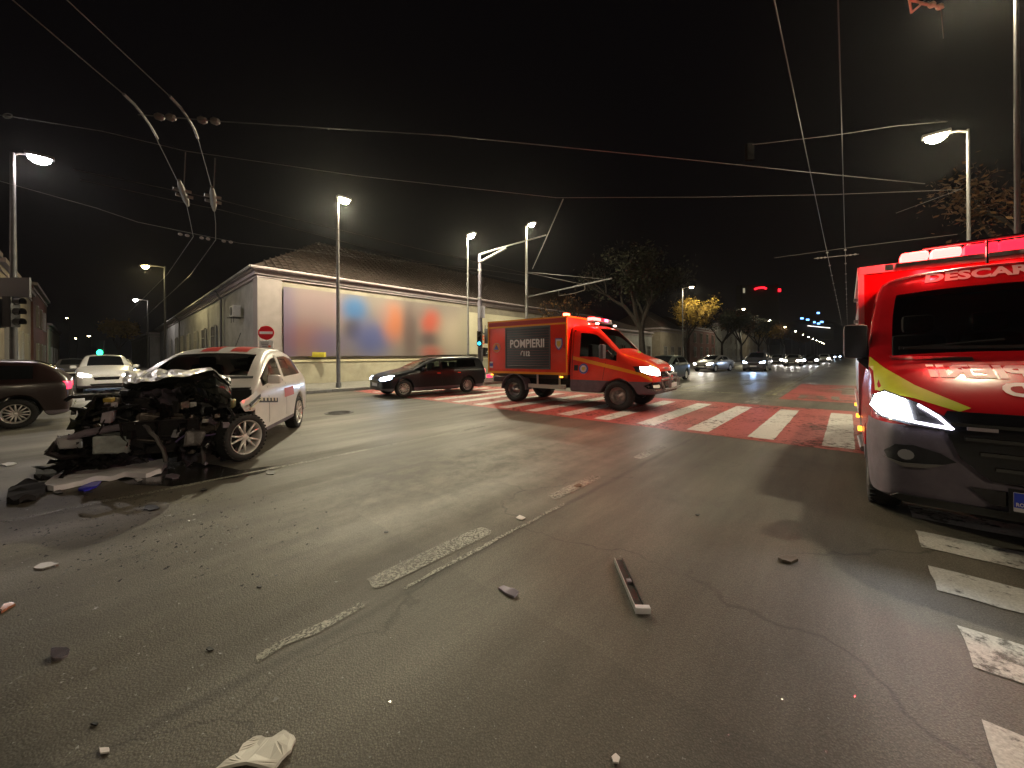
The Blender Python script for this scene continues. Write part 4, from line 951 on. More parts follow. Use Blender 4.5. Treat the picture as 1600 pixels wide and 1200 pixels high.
def car(name, label, cat, st, loc, rz, paint_, wb=1.33, head=HEAD, tail=DTAIL, rim='alloy7', glassm=None, k=(1,1,1), lit=0, litcol=(.9,.93,1), group=None, body_split=None, plate=True, detail=True, watts=14):
    o = empty(name, loc, rz, label, cat, group)
    st = [tuple(v*(k[0] if j == 0 else k[1] if j in (1,4,6,8) else k[2] if j not in (2,) else 1) for j, v in enumerate(s)) for s in st]
    n = len(st); gm = glassm or DGLASS; hat = st[0][0] and n
    V = hull(o, st, [wb, -wb], .36, [paint_, PLAST, gm, gm, gm], glass=(4.5,7.5), side=(4.5,n-4.5), rear=(n-4.5,n-2.5), split=[((0,0,.34),(0,0,1))], lower=lambda c: c.z < .34, level=2)
    x0 = st[0][0]; W = st[4][1]; zh = .70*k[2]
    for s in (-1,1):
        if not detail: decal(V, 'beam', [(s*(.62+.15*math.cos(t)), zh+.11*math.sin(t)) for t in [j*PI/5 for j in range(10)]], 'front', head, .03, .1)  # far cars: oversized glowing disc added over each headlamp to imitate its glare
        hl_ = decal(V, 'headlamp', [(s*W*.93,zh-.02),(s*W*.90,zh+.10),(s*W*.72,zh+.06),(s*W*.52,zh-.01),(s*W*.52,zh-.07),(s*W*.80,zh-.08)], 'front', head, .012, .06)
        decal(V, 'tail_lamp', [(s*W*.92,.80*k[2]),(s*W*.90,.98*k[2]),(s*W*.68,.96*k[2]),(s*W*.66,.82*k[2])], 'rear', tail, .012, .06)
        if detail:
            ax = 'right' if s < 0 else 'left'
            for xx in (.78, -.18, -1.12): decal(V, 'door_seam', [(xx,.9),(xx+.012,.9),(xx+.012,.36),(xx,.36)], ax, BLK, .003, .2, skirt=False)
            decal(V, 'window_pillar', [(-.22,.99*k[2]),(-.12,.99*k[2]),(-.12,1.36*k[2]),(-.22,1.36*k[2])], ax, BLK, .006, .1)
            for xx in (-.10,-1.02): decal(V, 'door_handle', [(xx,.83*k[2]),(xx+.14,.83*k[2]),(xx+.14,.86*k[2]),(xx,.86*k[2])], ax, paint_ if paint_ is not BLACKP else CHROME, .02, .2)
            mr = box('wing_mirror', (.62,s*(W+.08),1.0*k[2]), (.12,.2,.14), paint_, o, bev=.04)
    decal(V, 'grille', [(-.40,zh-.09),(-.36,zh-.22),(.36,zh-.22),(.40,zh-.09)], 'front', BLKSH, .008)
    decal(V, 'lower_intake', [(-.5,.40),(-.42,.28),(.42,.28),(.5,.40)], 'front', BLK, .008)
    if plate:
        box('number_plate', (x0*1.0+.012,0,.47), (.012,.5,.11), M('plate_white',(.7,.68,.7),.4), o); box('number_plate', (st[-1][0]-.012,0,.62), (.012,.5,.11), M('plate_white',(.7,.68,.7),.4), o)
    for xw in (wb,-wb):
        for s in (-1,1): wheel(o, xw, s*(W-.115), .315, .2, rim)
    if lit:
        spot(o, (x0+.12,0,zh), watts, litcol, 100, .6, .12, (1,0,-.14), 'headlamp_light')
    return o, V
# dark estate car by the corner
f_, r_ = G(631,620.5), G(728.5,613)
hd = (f_-r_).normalized(); lf = Vector((-hd.y,hd.x,0)); c_ = (f_+r_)/2 - lf*.78; c_.z = 0
WAG = [tuple(s) for s in HATCH[:10]] + [(-1.7,.88,.19,.95,.84,1.0,.66,1.43,.55,1.49,1.52),(-2.0,.88,.20,.95,.83,1.0,.66,1.42,.55,1.48,1.50),(-2.14,.87,.22,.95,.82,1.0,.67,1.38,.57,1.44,1.46),(-2.28,.85,.26,.93,.79,1.0,.69,1.12,.60,1.16,1.18),(-2.34,.78,.32,.86,.72,.94,.66,1.0,.56,1.05,1.06)]
dc, Vd = car('estate_car', 'black estate car with bluish headlamp passing left of the fire truck', 'car', WAG, c_, math.atan2(hd.y,hd.x), BLACKP, 1.37, HEADB, M('lit_tail',(.8,.1,.1),.3,emit=(1,.2,.2),es=2.5), 'alloy7', GLASS, (1,1,1), 1, (.7,.8,1))
box('cabin_lining', (-.5,0,.75), (2.6,1.5,.35), INTER, dc, bev=.05)
for x in (.15,-.85):
    for y in (-.38,.38): box('seat', (x-.1,y,1.02), (.14,.42,.5), INTER, dc, bev=.06)
tube('roof_rail', [(-.1,.56,1.50),(-.3,.57,1.54),(-1.8,.57,1.54),(-2.0,.56,1.50)], .018, BLK, dc); tube('roof_rail', [(-.1,-.56,1.50),(-.3,-.57,1.54),(-1.8,-.57,1.54),(-2.0,-.56,1.50)], .018, BLK, dc)
# maroon car leaving on the left edge
f_ = G(25,669); hd = -A; lf = Vector((-hd.y,hd.x,0)); c_ = f_ - lf*.78 + hd*1.33; c_.z = 0
rc, _v = car('maroon_car', 'dark maroon car with a lit tail lamp cut by the left edge', 'car', HATCH, c_, math.atan2(hd.y,hd.x), MAROON, 1.33, LENS, TAIL, 'alloy7', DGLASS, (1,1,1))
box('chrome_strip', (-2.16,0,.42), (.02,1.2,.025), CHROME, rc)
# white car with its headlamp on behind the wreck
p_ = AL(.55,24.2); wc, _v = car('white_car', 'white car with a blazing headlamp waiting behind the wrecked car', 'car', HATCH, (p_+L*2.1), math.atan2(-L.y,-L.x), WHITE, 1.33, HEADW, DTAIL, 'alloy7', DGLASS, (1,1.02,1.12), 1, (1,.95,.85), watts=90)
p_ = AL(1.2,33.0); car('side_street_car', 'pale blue car with headlamps on, second in the side street queue', 'car', HATCH, (p_+L*2.1), math.atan2(-L.y,-L.x), SILVER, 1.33, HEADB, DTAIL, 'alloy7', DGLASS, (1,1,1), 1, (.8,.85,1))
p_ = AL(-.8,42.0); car('side_street_car', 'dark car with headlamps on far down the side street', 'car', HATCH, (p_+L*2.1), math.atan2(-L.y,-L.x), GREYP, 1.33, HEADB, DTAIL, 'alloy7', DGLASS, (1,1,1), detail=False)
# cars on the boulevard coming towards the camera
def road_car(lab, px, py, st, pt, head, k=(1,1,1), lit=1, rz=0, col=(.9,.93,1), name='oncoming_car', back=2.1, grp=None, watts=40):
    p = G(px, py); p.z = 0; hd = Matrix.Rotation(rz,3,'Z') @ (-A)
    return car(name, lab, 'car', st, p - hd*back, math.atan2(hd.y,hd.x), pt, 1.33, head, DTAIL, 'alloy7', DGLASS, k, lit, col, grp, detail=py > 575, watts=watts)
road_car('silver saloon with both headlamps on beside the fire truck nose', 1096, 581, SEDAN, SILVER, HEADW, col=(1,.95,.9), rz=-.22)
road_car('dark tall car with bluish headlamps second from the fire truck', 1177, 580.5, HATCH, GREYP, HEADB, (1,1.02,1.16), col=(.4,.62,1), watts=110)
road_car('green grey car half hidden behind the front of the fire truck', 1016, 597, HATCH, M('green_grey_paint',(.05,.06,.055),.3,coat=.5), HEADB, lit=0)
for i, (px, py, hm_, lab) in enumerate(((1237,572.5,HEADW,'third oncoming car with headlamps on, behind the dark tall car'),(1212,570,HEADW,'oncoming car with warm headlamps in the left lane behind the dark tall car'),(1266,571,HEAD,'oncoming car with headlamps on nearest the centre lines'),
                         (1287,567,HEADW,'oncoming car with a yellowish headlamp glare near the vanishing point'),(1252,566.5,HEAD,'oncoming car further back in the middle lane queue'),(1299,562.5,HEADB,'farthest oncoming car with bluish headlamp glare'),(1232,564.5,HEADW,'small far car with headlamps on under the roadside trees'),(1308,561,HEADB,'tiny far car beside the mirror of the rescue van'))):
    road_car(lab, px, py, HATCH if i % 2 else SEDAN, (SILVER, GREYP, BLACKP, WHITE)[i % 4], hm_, lit=1 if i < 6 else 0, col=(1,.95,.9), watts=40)
# ------------------------------------------------------------------ street lamps
def lamp(label, base, top, armdir, arm, mat, watts, col, name='street_lamp', group=None, r=.075, size=158, pm=None, tilt=.0):
    o = empty(name, base, 0, label, 'street lamp', group)
    pm = pm or GALV
    b = bmesh.new(); add_tube(b, [(0,0,0),(0,0,.35),(0,0,.36),(0,0,top-.05)], [r*1.35,r*1.3,r,r*.62], 10); build('pole', b, pm, o, True)
    d = Vector(armdir).normalized()
    tube('arm', [(0,0,top-.12),tuple(d*arm*.5+Vector((0,0,top-.02))),tuple(d*arm+Vector((0,0,top)))], .032, pm, o, 8)
    h = empty('lamp_head', tuple(d*(arm+.25)+Vector((0,0,top))), math.atan2(d.y,d.x)); h.parent = o
    b = bmesh.new(); add_box(b, (0,0,.05), (.62,.26,.10), bev=.03); build('housing', b, pm, h, True)
    b = bmesh.new(); add_lathe(b, [(.001,-.22),(.08,-.20),(.16,-.11),(.18,.0)], Matrix.Diagonal((1.45,.72,1,1)), 16); build('glowing_lens', b, mat, h, True)
    if watts:
        spot(o, tuple(d*(arm+.25)+Vector((0,0,top-.16))), watts, col, 168, .35, .12)
        point(o, tuple(d*(arm+.25)+Vector((0,0,top-.34))), watts*.09, (col[0],col[1]*.9,col[2]*.75), .1, 'lamp_glow')
    return o
WC = (1,.92,.66); CC = (1,.92,.88); KW = 1.0
b1 = D(27,610,11.9); b1.z = 0
lamp('tall street lamp with a cool white head near the left edge', (b1.x-.1,b1.y,0), 8.05, A, .28, COOL, 1500*KW, CC, r=.09, pm=DPOLE)
b2 = G(529,610); b2.z=0
lamp('street lamp standing on the corner pavement in front of the banner', b2, 8.65, A, .05, WARM, 9500*KW, WC, r=.09)
b3 = Vector((-2.55,22,0))
lamp('slim street lamp just left of the traffic signal mast', b3, 8.5, -L, .08, WARM, 6000*KW, WC)
for k in range(13):
    p = AL(20.2+33*k, 16.6)
    lamp(('tall lamp pole rising behind the fire truck box','street lamp shining above the yellow roadside tree','third lamp of the row along the left kerb of the boulevard','fourth lamp of the row along the left kerb of the boulevard','fifth lamp of the left kerb row')[k] if k < 5 else 'tiny far street lamp of the receding row on the boulevard',
         p, 10.5, -L, .25 if k == 0 else .9, WARM, (4000,3500,2500,2500)[k]*KW if k < 4 else 0, WC, r=.13 if k == 0 else .09, group='lamps along the left kerb of the boulevard')
for k in range(9):
    p = AL(17.8+25.2*k, -2.75)
    lamp(('bright street lamp at the right above the rescue van','small street lamp just left of the rescue van beacon')[k] if k < 2 else 'far street lamp hidden close to the rescue van on the right kerb',
         p, 8.35, L, .40 if k == 0 else .25, WARM, (3000,2500,2500)[k]*KW if k < 3 else 0, WC, group='lamps along the right kerb of the boulevard', r=.055)
q = D(258,500,27.5); q.z = 0
lamp('yellowish lamp glaring over the side street beside a dark pole', q, 8.2, (-1,-.05,0), 1.1, YLAMP, 2600*KW, (1,.85,.45), pm=DPOLE)
q = D(231,500,42); q.z = 0
lamp('smaller pale lamp on a thin pole further down the side street', q, 8.0, (-1,0,0), 1.1, COOL, 1500*KW, CC, pm=DPOLE)
for px, Y, h_ in ((143,78,6.2),(108,88,11),(121,110,7.4)):
    q = D(px,520,Y); q.z = 0; lamp('tiny far lamp at the end of the side street', q, h_, (-1,0,0), .3, YLAMP, 0, CC, pm=DPOLE, group='far lamps of the side street')
lamp('dark lamp pole at the right edge whose head stands just above the picture', (9.72,7.25,0), 9.0, L, .15, WARM, 3700*KW, (1,.88,.62), pm=DPOLE, r=.05, size=165)
# the lamp behind the photographer that lights the near road
lamp('street lamp on the near right corner behind the camera', (8.2,-10.2,0), 8.6, (-.62,.78,0), .5, WARM, 3600*KW, (1,.84,.60), size=160)

# ------------------------------------------------------------------ traffic signals
def signal_head(parent, x, y, z, yaw, lit=None, k=1.0, n=3):
    h = box('signal_head', (x,y,z), (.22*k,.28*k,.30*n*k), BLK, parent, rot=yaw, bev=.03)
    for i in range(n):
        zz = z+(n-1-2*i)*.15*k; d = Vector((math.cos(yaw),math.sin(yaw),0)); c = Vector((x,y,zz))+d*(.115*k)
        m4 = Matrix.Translation(c) @ Vector((0,1,0)).rotation_difference(d).to_matrix().to_4x4()
        b = bmesh.new(); add_lathe(b, [(.10*k,0),(.09*k,.025),(.001,.035)], m4, 14, 'Y'); build('lens', b, lit[1] if lit and lit[0] == i else M('dark_lens',(.02,.02,.02),.2), h, True)
        b = bmesh.new(); 
        ring = [[b.verts.new(m4 @ Vector((math.cos(t)*.115*k, yy, math.sin(t)*.115*k))) for t in [-.5+j*(PI+1)/10 for j in range(11)]] for yy in (0,.16*k)]
        for j in range(10): b.faces.new((ring[0][j],ring[0][j+1],ring[1][j+1],ring[1][j]))
        build('visor', b, BLK, h)
    return h
CYAN = M('blue_green_signal',(.1,.8,.8),.3,emit=(.03,.62,.95),es=3.5); GREENL = M('green_signal',(.1,.8,.3),.3,emit=(.02,1,.35),es=8)
ms = empty('traffic_signal_mast', (-1.93,22.9,0), 0, 'traffic signal mast with long overhead arm and blue green light left of the truck', 'traffic signal')
b = bmesh.new(); add_tube(b, [(0,0,0),(0,0,4.8),(0,0,4.81),(0,0,7.7)], [.15,.14,.10,.09], 12); build('pole', b, M('mast_violet_grey',(.12,.11,.14),.5,metal=.2,var=.2), ms, True)
b = bmesh.new(); add_tube(b, [(0,0,7.65),tuple(-L*2+Vector((0,0,7.72))),tuple(-L*5+Vector((0,0,7.75)))], [.07,.05,.035], 8); build('arm', b, GALV, ms, True)
b = bmesh.new(); add_tube(b, [(0,0,7.2),tuple(-L*2.2+Vector((0,0,7.62)))], [.09,.06], 8); build('brace', b, GALV, ms, True)
for z in (5.0, 6.7): box('collar', (0,0,z), (.24,.24,.10), GALV, ms, bev=.03)
yaw_cam = -PI/2
box('sign_plate', (.1,-.16,4.15), (.42,.04,.72), M('sign_back_grey',(.16,.16,.19),.6), ms)
signal_head(ms, -.02,-.25,2.55, yaw_cam, (2,CYAN), 1.0)
signal_head(ms, .42,-.12,2.7, -.3, None, 1.0); signal_head(ms, .3,-.05,1.75, -.3, None, .9, 2)
box('control_box', (.05,-.2,1.6), (.3,.25,.8), DPOLE, ms, bev=.03)
for s in (4.4, 4.98):
    pass
# signal cluster on the left lamp pole
q = Vector((b1.x-.1,b1.y,0))
lc = empty('traffic_signal', (q.x+.05,q.y-.14,0), 0, 'unlit dark traffic signal cluster clamped to the left street lamp pole', 'traffic signal')
box('backing_plate', (.16,.02,3.72), (.95,.05,.62), M('sign_back_dim',(.10,.10,.11),.6), lc)
signal_head(lc, .22,-.12,2.95, 0.2, None, 1.05); signal_head(lc, -.1,-.2,2.9, -1.2, (0, M('dim_red_lens',(.2,.02,.02),.3,emit=(1,.1,.1),es=.05)), 1.0)
box('bracket', (.05,-.02,3.3), (.5,.06,.06), DPOLE, lc); box('bracket', (.05,-.02,2.55), (.5,.06,.06), DPOLE, lc)
g_ = D(158,551,46); gs = empty('traffic_signal', (g_.x,g_.y,0), 0, 'traffic signal showing a green light in the side street above the white car', 'traffic signal')
tube('pole', [(0,.1,0),(0,.1,g_.z+.7)], .06, DPOLE, gs); b = bmesh.new(); add_lathe(b, [(.34,0),(.34,.08),(.001,.16)], Matrix.Translation((0,-.12,g_.z)) @ Matrix.Rotation(PI,4,'Z'), 20, 'Y'); build('green_lens', b, GREENL, gs, True)
box('signal_head', (0,0,g_.z+.5), (.9,.2,1.9), BLK, gs, bev=.06)
# no entry sign
p_ = D(416,520,16.2); ns = empty('no_entry_sign', (p_.x,p_.y,0), .35, 'round red no entry sign with a small plate below, behind the wrecked car', 'road sign')
tube('pole', [(0,.06,0),(0,.06,p_.z+.3)], .03, GALV, ns, 8)
disc(ns,0,0,p_.z,.30,M('sign_red',(.6,.01,.02),.4),'disc',32,.02); box('white_bar', (0,-.026,p_.z), (.48,.01,.11), LETTER, ns); box('supplementary_plate', (0,0,p_.z-.52), (.5,.02,.36), M('sign_white',(.6,.57,.55),.5), ns)
b = bmesh.new()
for k in range(3): add_box(b, (-.05,-.014,p_.z-.44-.07*k), (.3-.05*k,.006,.025))
build('plate_print', b, ink, ns); box('orange_print', (.12,-.014,p_.z-.58), (.09,.006,.08), ori, ns)

# ------------------------------------------------------------------ trolleybus overhead line
def W(px, py, z=5.6):
    r = ray(px, py); t = (z-H)/r.z; return Vector((r.x*t, t, z))
def wire(label, pts, r=.007, mat=WIRE, name='contact_wire', sag=0, cat='overhead wire', z=None):
    P = [W(*p) if not isinstance(p, Vector) else p for p in pts]
    out = []
    for a, b_ in zip(P, P[1:]):
        n_ = 8 if sag else 1
        for k in range(n_): t = k/n_; v = a.lerp(b_, t); v.z -= sag*4*t*(1-t); out.append(v)
    out.append(P[-1]); o0 = out[0].copy()
    o = tube(name, [p-o0 for p in out], r, mat, None, 5); o.location = o0
    return tag(o, label, cat)
def insul(parent, a, b_, n_, r=.05, mat=INSUL):
    d = (b_-a); q_ = Vector((0,0,1)).rotation_difference(d.normalized()).to_matrix().to_4x4(); o0 = parent.location
    for k in range(n_):
        c = a + d*(k+.5)/n_ - o0; b = bmesh.new()
        add_lathe(b, [(.001,-r*1.2),(r*.7,-r*.9),(r,0),(r*.7,r*.9),(.001,r*1.2)], Matrix.Translation(c) @ q_, 8); build('insulator', b, mat, parent, True)
LA1 = wire('left one of the two overhead contact wires curving into the side street', [(-60,-70),(20,0),(193,147),(210,163),(222,178),(236,198),(248,224),(275,278),(287,300),(297,345),(302,370),(262,428,5.7),(200,490,6.0)], .0065)
LA2 = wire('right one of the two overhead contact wires curving into the side street', [(60,-45),(105,0),(265,150),(282,168),(292,182),(303,200),(311,222),(330,290),(333,310),(337,350),(337,375),(297,430,5.7),(225,497,6.0)], .0065)
for p_, par in (([(193,147),(210,163),(222,178),(236,198),(246,216)],LA1),([(265,150),(282,168),(292,182),(303,200),(309,216)],LA2)):
    b = bmesh.new(); add_tube(b, [W(*q)-par.location for q in p_], .022, 6); build('curve_clamp', b, M('clamp_grey',(.12,.10,.10),.5,metal=.5), par, True)
sp1 = wire('span cable with four round insulators holding the curve of the contact wires', [(216,179),(350,190),(700,212),(1100,252),(1250,268),(1445,287)], .008, CABLE, 'span_cable', cat='cable')
insul(sp1, W(240,182), W(276,184), 2, .065); insul(sp1, W(306,187), W(346,190), 2, .065)
wire('long span cable from a ring near the left edge across the whole crossing', [(-40,176,6.4),(12,181,6.4),(160,205,6.4),(290,236,6.4),(560,275,6.6),(870,309,6.8),(1100,308,6.8),(1300,304,6.2),(1504,296,5.6)], .008, CABLE, 'span_cable', cat='cable')
rg = W(12,181,6.4); b = bmesh.new(); 
add_tube(b, [(math.cos(t)*.09,0,math.sin(t)*.045) for t in [k*2*PI/14 for k in range(15)]], .012, 5, False); o = build('cable_ring', b, GALV, loc=rg); tag(o, 'small steel ring on the span cable at the left edge', 'cable fitting')
wire('upper of two contact wires crossing behind the left junction', [(115,265),(280,299),(345,313),(500,352),(680,395),(827,428)], .008)
wire('lower of two contact wires crossing behind the left junction', [(125,281),(280,315),(345,328),(500,368),(650,408),(822,441)], .008)
sp4 = wire('span cable with a chain of beads running from the far left to the signal mast', [(0,283),(150,325),(215,347),(375,380),(560,402),(750,421),(827,431)], .008, CABLE, 'span_cable', cat='cable')
for a_, b_, n_ in (((276,365),(298,369),2),((310,371),(330,374),2),((344,376),(366,379),2)): insul(sp4, W(*a_), W(*b_), n_, .05)
# crossing fittings where the wires meet
for cx, cy, lab in ((287,303,'left'),(333,312,'right')):
    c = W(cx, cy); o = empty('wire_crossing', c, 0, lab+' bulky insulated crossing piece where the overhead wires meet', 'overhead fitting')
    d1 = (W(cx+ (10 if lab=='left' else 3),cy+28)-W(cx-(10 if lab=='left' else 2),cy-28)); d1.normalize(); d2 = (W(cx+40,cy+9)-c).normalized()
    b = bmesh.new(); add_tube(b, [-d1*.9, -d1*.4, d1*.4, d1*.9], [.03,.07,.07,.03], 8); build('core', b, M('fitting_grey',(.12,.105,.09),.5,var=.2), o, True)
    for s in (-.25,.15): 
        b = bmesh.new(); add_tube(b, [d1*s-d2*.17, d1*s+d2*.17], [.04,.04], 7); build('runner', b, INSUL, o, True)
    t_ = W(cx+3, cy-65, 6.4); tube('hanger', [Vector((0,0,.05)), t_-c], .012, CABLE, o, 5)
# the pair of wires over the boulevard, almost overhead
for l_, lab in ((.62,'left'),(.07,'right')):
    p0, p1 = AL(-8,l_,5.6), AL(170,l_,5.6)
    o = tube('contact_wire', [Vector((0,0,0)), p1-p0], .0085, WIRE, None, 5); o.location = p0; tag(o, lab+' one of the two contact wires running over the boulevard above the rescue van', 'overhead wire')
    for a_ in range(20, 60, 3): c = AL(a_, l_, 5.62)-p0; box('clip', c, (.05,.05,.05), INSUL, o)
sp5 = wire('short span cable with pale insulators carrying the boulevard wires', [(1210,403,5.9),(1275,394,5.9),(1340,385,5.9),(1496,366,5.9)], .009, CABLE, 'span_cable', cat='cable')
o = wire('bead chain below the boulevard span cable', [(1272,404,5.65),(1342,397,5.65)], .012, INSUL, 'insulator_chain', cat='insulators'); insul(o, W(1275,404,5.65), W(1292,402,5.65), 3, .04); insul(o, W(1318,400,5.65), W(1340,397,5.65), 3, .04)
wire('stay cable fastened to the bright right street lamp', [(1400,333,6.5),(1500,296,5.9)], .007, CABLE, 'stay_cable', cat='cable')
wire('faint span cable at mid height right of the picture centre', [(1176,226,6.8),(1300,212,6.8),(1400,197,6.8),(1480,190,6.8)], .008, CABLE, 'span_cable', cat='cable')
p_ = W(1171,238,6.7); o = box('hanging_box', (0,0,0), (.18,.12,.42), M('soot_black',(.006,.006,.006),1,spec=0), bev=.02); o.location = p_; tag(o, 'dark box hanging from the faint span cable', 'hanging box')
# top right fitting lit from below
c = W(1446,8,5.6); o = empty('wire_junction', c, 0, 'bright steel wire junction catching light at the top right', 'overhead fitting')
for a_, b_ in (((1420,-6),(1440,6)),((1424,20),(1440,6)),((1420,-6),(1424,20)),((1440,6),(1474,12)),((1420,0),(1474,12))): tube('strut', [W(*a_)-c, W(*b_)-c], .012, M('bright_steel',(.8,.75,.6),.3,metal=.6), o, 6)
insul(o, W(1450,6), W(1474,12), 2, .035, M('bright_steel'))
tube('drop_wire', [W(1470,12)-c, W(1474,60)-c], .004, CABLE, o, 4)
# bracket arm on the tall pole behind the truck
pb = AL(20.2,16.6); ba = empty('bracket_arm', pb, 0, 'bracket arm with two stays on the tall pole behind the fire truck', 'overhead bracket')
def onplane(px, py, ref):      # point at the ray with the z plane chosen by distance along -L from the pole
    return None
ex = -L*6.4
tube('arm', [Vector((0,0,5.55)), ex+Vector((0,0,5.95))], .045, GALV, ba, 8)
tube('stay', [Vector((0,0,7.3)), ex*.92+Vector((0,0,5.98))], .014, CABLE, ba, 5); tube('stay', [Vector((0,0,7.25)), ex*.68+Vector((0,0,5.90))], .014, CABLE, ba, 5)
tube('swing', [ex*.42+Vector((0,0,5.7)), ex*.42+Vector((0,0,5.35)), ex*.60+Vector((0,0,5.38)), ex*.72+Vector((0,0,5.5)), ex*.72+Vector((0,0,5.85))], .025, INSUL, ba, 6)
ba2 = wire('diagonal stay cable from the tall pole up to the long span cable', [(880,311,6.8),(848,385,6.6),(832,420,6.4)], .02, CABLE, 'stay_cable', cat='cable')

# ------------------------------------------------------------------ trees
def tree(label, base, h, cr, nleaf, lmat, seed, name='tree', trunk_r=.16, crown_z=.62, leaf=.11, droop=.0, bark=None):
    r = random.Random(seed); o = empty(name, base, 0, label, 'tree')
    b = bmesh.new(); tips = []
    def grow(p, d, ln, rad, lv):
        q = p + d*ln*.5 + Vector((r.uniform(-1,1),r.uniform(-1,1),0))*ln*.05; e = p + d*ln
        add_tube(b, [p,q,e], [rad,rad*.85,rad*.66], 6 if lv < 2 else 4, False)
        if lv >= 4 or rad < .008: tips.append(e); return
        if lv >= 2: tips.append(e)
        for k in range(r.choice((2,3,3)) if lv else 4):
            nd = (d + Vector((r.uniform(-1,1),r.uniform(-1,1),r.uniform(-.15,.55)-droop))*(.75 if lv else .85)).normalized()
            grow(e if k else q.lerp(e,.8), nd, ln*r.uniform(.55,.8), rad*.62, lv+1)
    grow(Vector((0,0,0)), Vector((r.uniform(-.05,.05),0,1)).normalized(), h*.36, trunk_r, 0)
    build('trunk', b, bark or M('dark_bark',(.025,.02,.017),.9,var=.3), o, True)
    if nleaf:
        b = bmesh.new()
        for i in range(nleaf):
            t = r.choice(tips); g = Vector((r.gauss(0,1),r.gauss(0,1),r.gauss(0,.8)))*cr*.13
            c = t + g; s = leaf*r.uniform(.6,1.5)
            u = Vector((r.uniform(-1,1),r.uniform(-1,1),r.uniform(-1,1))).normalized(); v = u.orthogonal().normalized()*s*.8; u = u*s
            vs = [b.verts.new(c-u), b.verts.new(c+v*.7-u*.1), b.verts.new(c+u), b.verts.new(c-v*.7+u*.1)]; b.faces.new(vs)
        tag(build('crown', b, lmat, o), kind='stuff')
    return o
LY = M('yellow_autumn_leaves',(.38,.24,.03),.6,var=.6,scale=1.3); LB = M('brown_autumn_leaves',(.12,.06,.02),.7,var=.5,scale=1.2); LG = M('dark_green_leaves',(.02,.022,.008),.8,var=.5,scale=1.2)
def tp(px, Y, **k): 
    p = D(px,560,Y); p.z = 0; return p
tree('dark broad tree standing behind the fire truck cab', tp(1004,29), 9.5, 3.4, 5200, LG, 3, trunk_r=.30)
tree('yellow leaved tree lit by the lamp beside the fire truck', tp(1070,54), 9.2, 3.4, 9000, LY, 8, trunk_r=.22)
tree('bare thin tree behind the fire truck roof', tp(884,34), 7.6, 2.2, 250, LB, 12, trunk_r=.12)
for i, (px, Y, m_, lab) in enumerate(((1128,56,LG,'dark tree left of the steep gabled house'),(1160,62,LB,'brown tree in front of the brown roadside house'),(1202,84,LY,'small yellow tree farther along the row'),(1226,100,LB,'brown tree near the far apartment house'),(1248,125,LB,'farthest brown tree of the boulevard row'),(1185,74,LG,'dark green tree between two yellowing trees'))):
    tree(lab, tp(px,Y), 9, 3.0, 2600, m_, 30+i, trunk_r=.2, leaf=.16)
tree('autumn tree with sparse orange leaves behind the rescue van at the right edge', AL(13.0,-6.6), 7.6, 2.8, 3500, M('orange_autumn_leaves',(.10,.045,.014),.7,var=.5), 51, trunk_r=.2, leaf=.07)
tree('dark tree farther right behind the rescue van', AL(24,-6.5), 9.5, 3.2, 3800, LB, 57, trunk_r=.22, leaf=.1)
tree('yellowish small tree deep in the side street', tp(186,62), 8.0, 2.6, 2600, LY, 61, trunk_r=.15, leaf=.16)

# ------------------------------------------------------------------ the wrecked car
P0 = Vector((-3.95,5.50,0)); HB = Vector((.27,-.963,0)).normalized(); LB_ = Vector((-HB.y,HB.x,0))
WO = P0 - LB_*.80 - HB*1.33; WR = math.atan2(HB.y,HB.x)
wk = empty('wrecked_car', WO, WR, 'white crossover with red roof stripes whose whole front is crushed open', 'wrecked car')
WM = Matrix.Translation(WO) @ Matrix.Rotation(WR,4,'Z'); WI = WM.inverted()
ST = [(1.06,.87,.30,.82,.85,.87,.84,.91,.72,.94,.96),
      (1.0,.90,.27,.87,.87,.94,.86,1.0,.78,1.03,1.05),
      (.90,.91,.26,.92,.88,.99,.865,1.06,.80,1.09,1.11),
      (.84,.91,.26,.93,.88,1.01,.86,1.10,.80,1.13,1.15),
      (.78,.91,.26,.94,.88,1.02,.855,1.14,.795,1.17,1.19),
      (.34,.91,.26,.96,.88,1.04,.79,1.39,.72,1.45,1.49),
      (-.0,.91,.26,.97,.88,1.05,.73,1.51,.665,1.56,1.605),
      (-.10,.91,.26,.97,.88,1.05,.72,1.55,.65,1.61,1.665),
      (-.42,.91,.26,.98,.88,1.05,.72,1.59,.65,1.665,1.735),
      (-.9,.91,.26,.99,.88,1.06,.72,1.60,.65,1.665,1.72),
      (-1.4,.91,.26,1.0,.87,1.08,.70,1.53,.63,1.59,1.64),
      (-1.62,.90,.26,1.01,.86,1.10,.69,1.46,.62,1.51,1.56),
      (-1.72,.90,.28,1.01,.85,1.12,.69,1.41,.60,1.46,1.50),
      (-2.02,.88,.34,1.0,.83,1.1,.72,1.2,.62,1.24,1.26),
      (-2.16,.82,.38,.9,.78,.98,.70,1.06,.58,1.10,1.12)]
Vw = hull(wk, ST, [-1.33], .39, [WHITE, PLAST, VGLASS, VGLASS, DGLASS], glass=(3.5,6.2), side=(3.5,11), rear=(11.5,13.5), split=[((0,0,.36),(0,0,1))], lower=lambda c: c.z < .36, level=2)
for y0 in (-.30,.14): decal(Vw, 'red_roof_stripe', [(-.03,y0),(-1.7,y0),(-1.7,y0+.26),(-.03,y0+.26)], 'top', M('roof_stripe_red',(.55,.04,.03),.35), .004, .12, skirt=False)
decal(Vw, 'side_lettering_field', [(-.9,.75),(-.3,.75),(-.3,.92),(-.9,.92)], 'left', M('faded_red_print',(.5,.12,.08),.5), .004, .12, skirt=False)
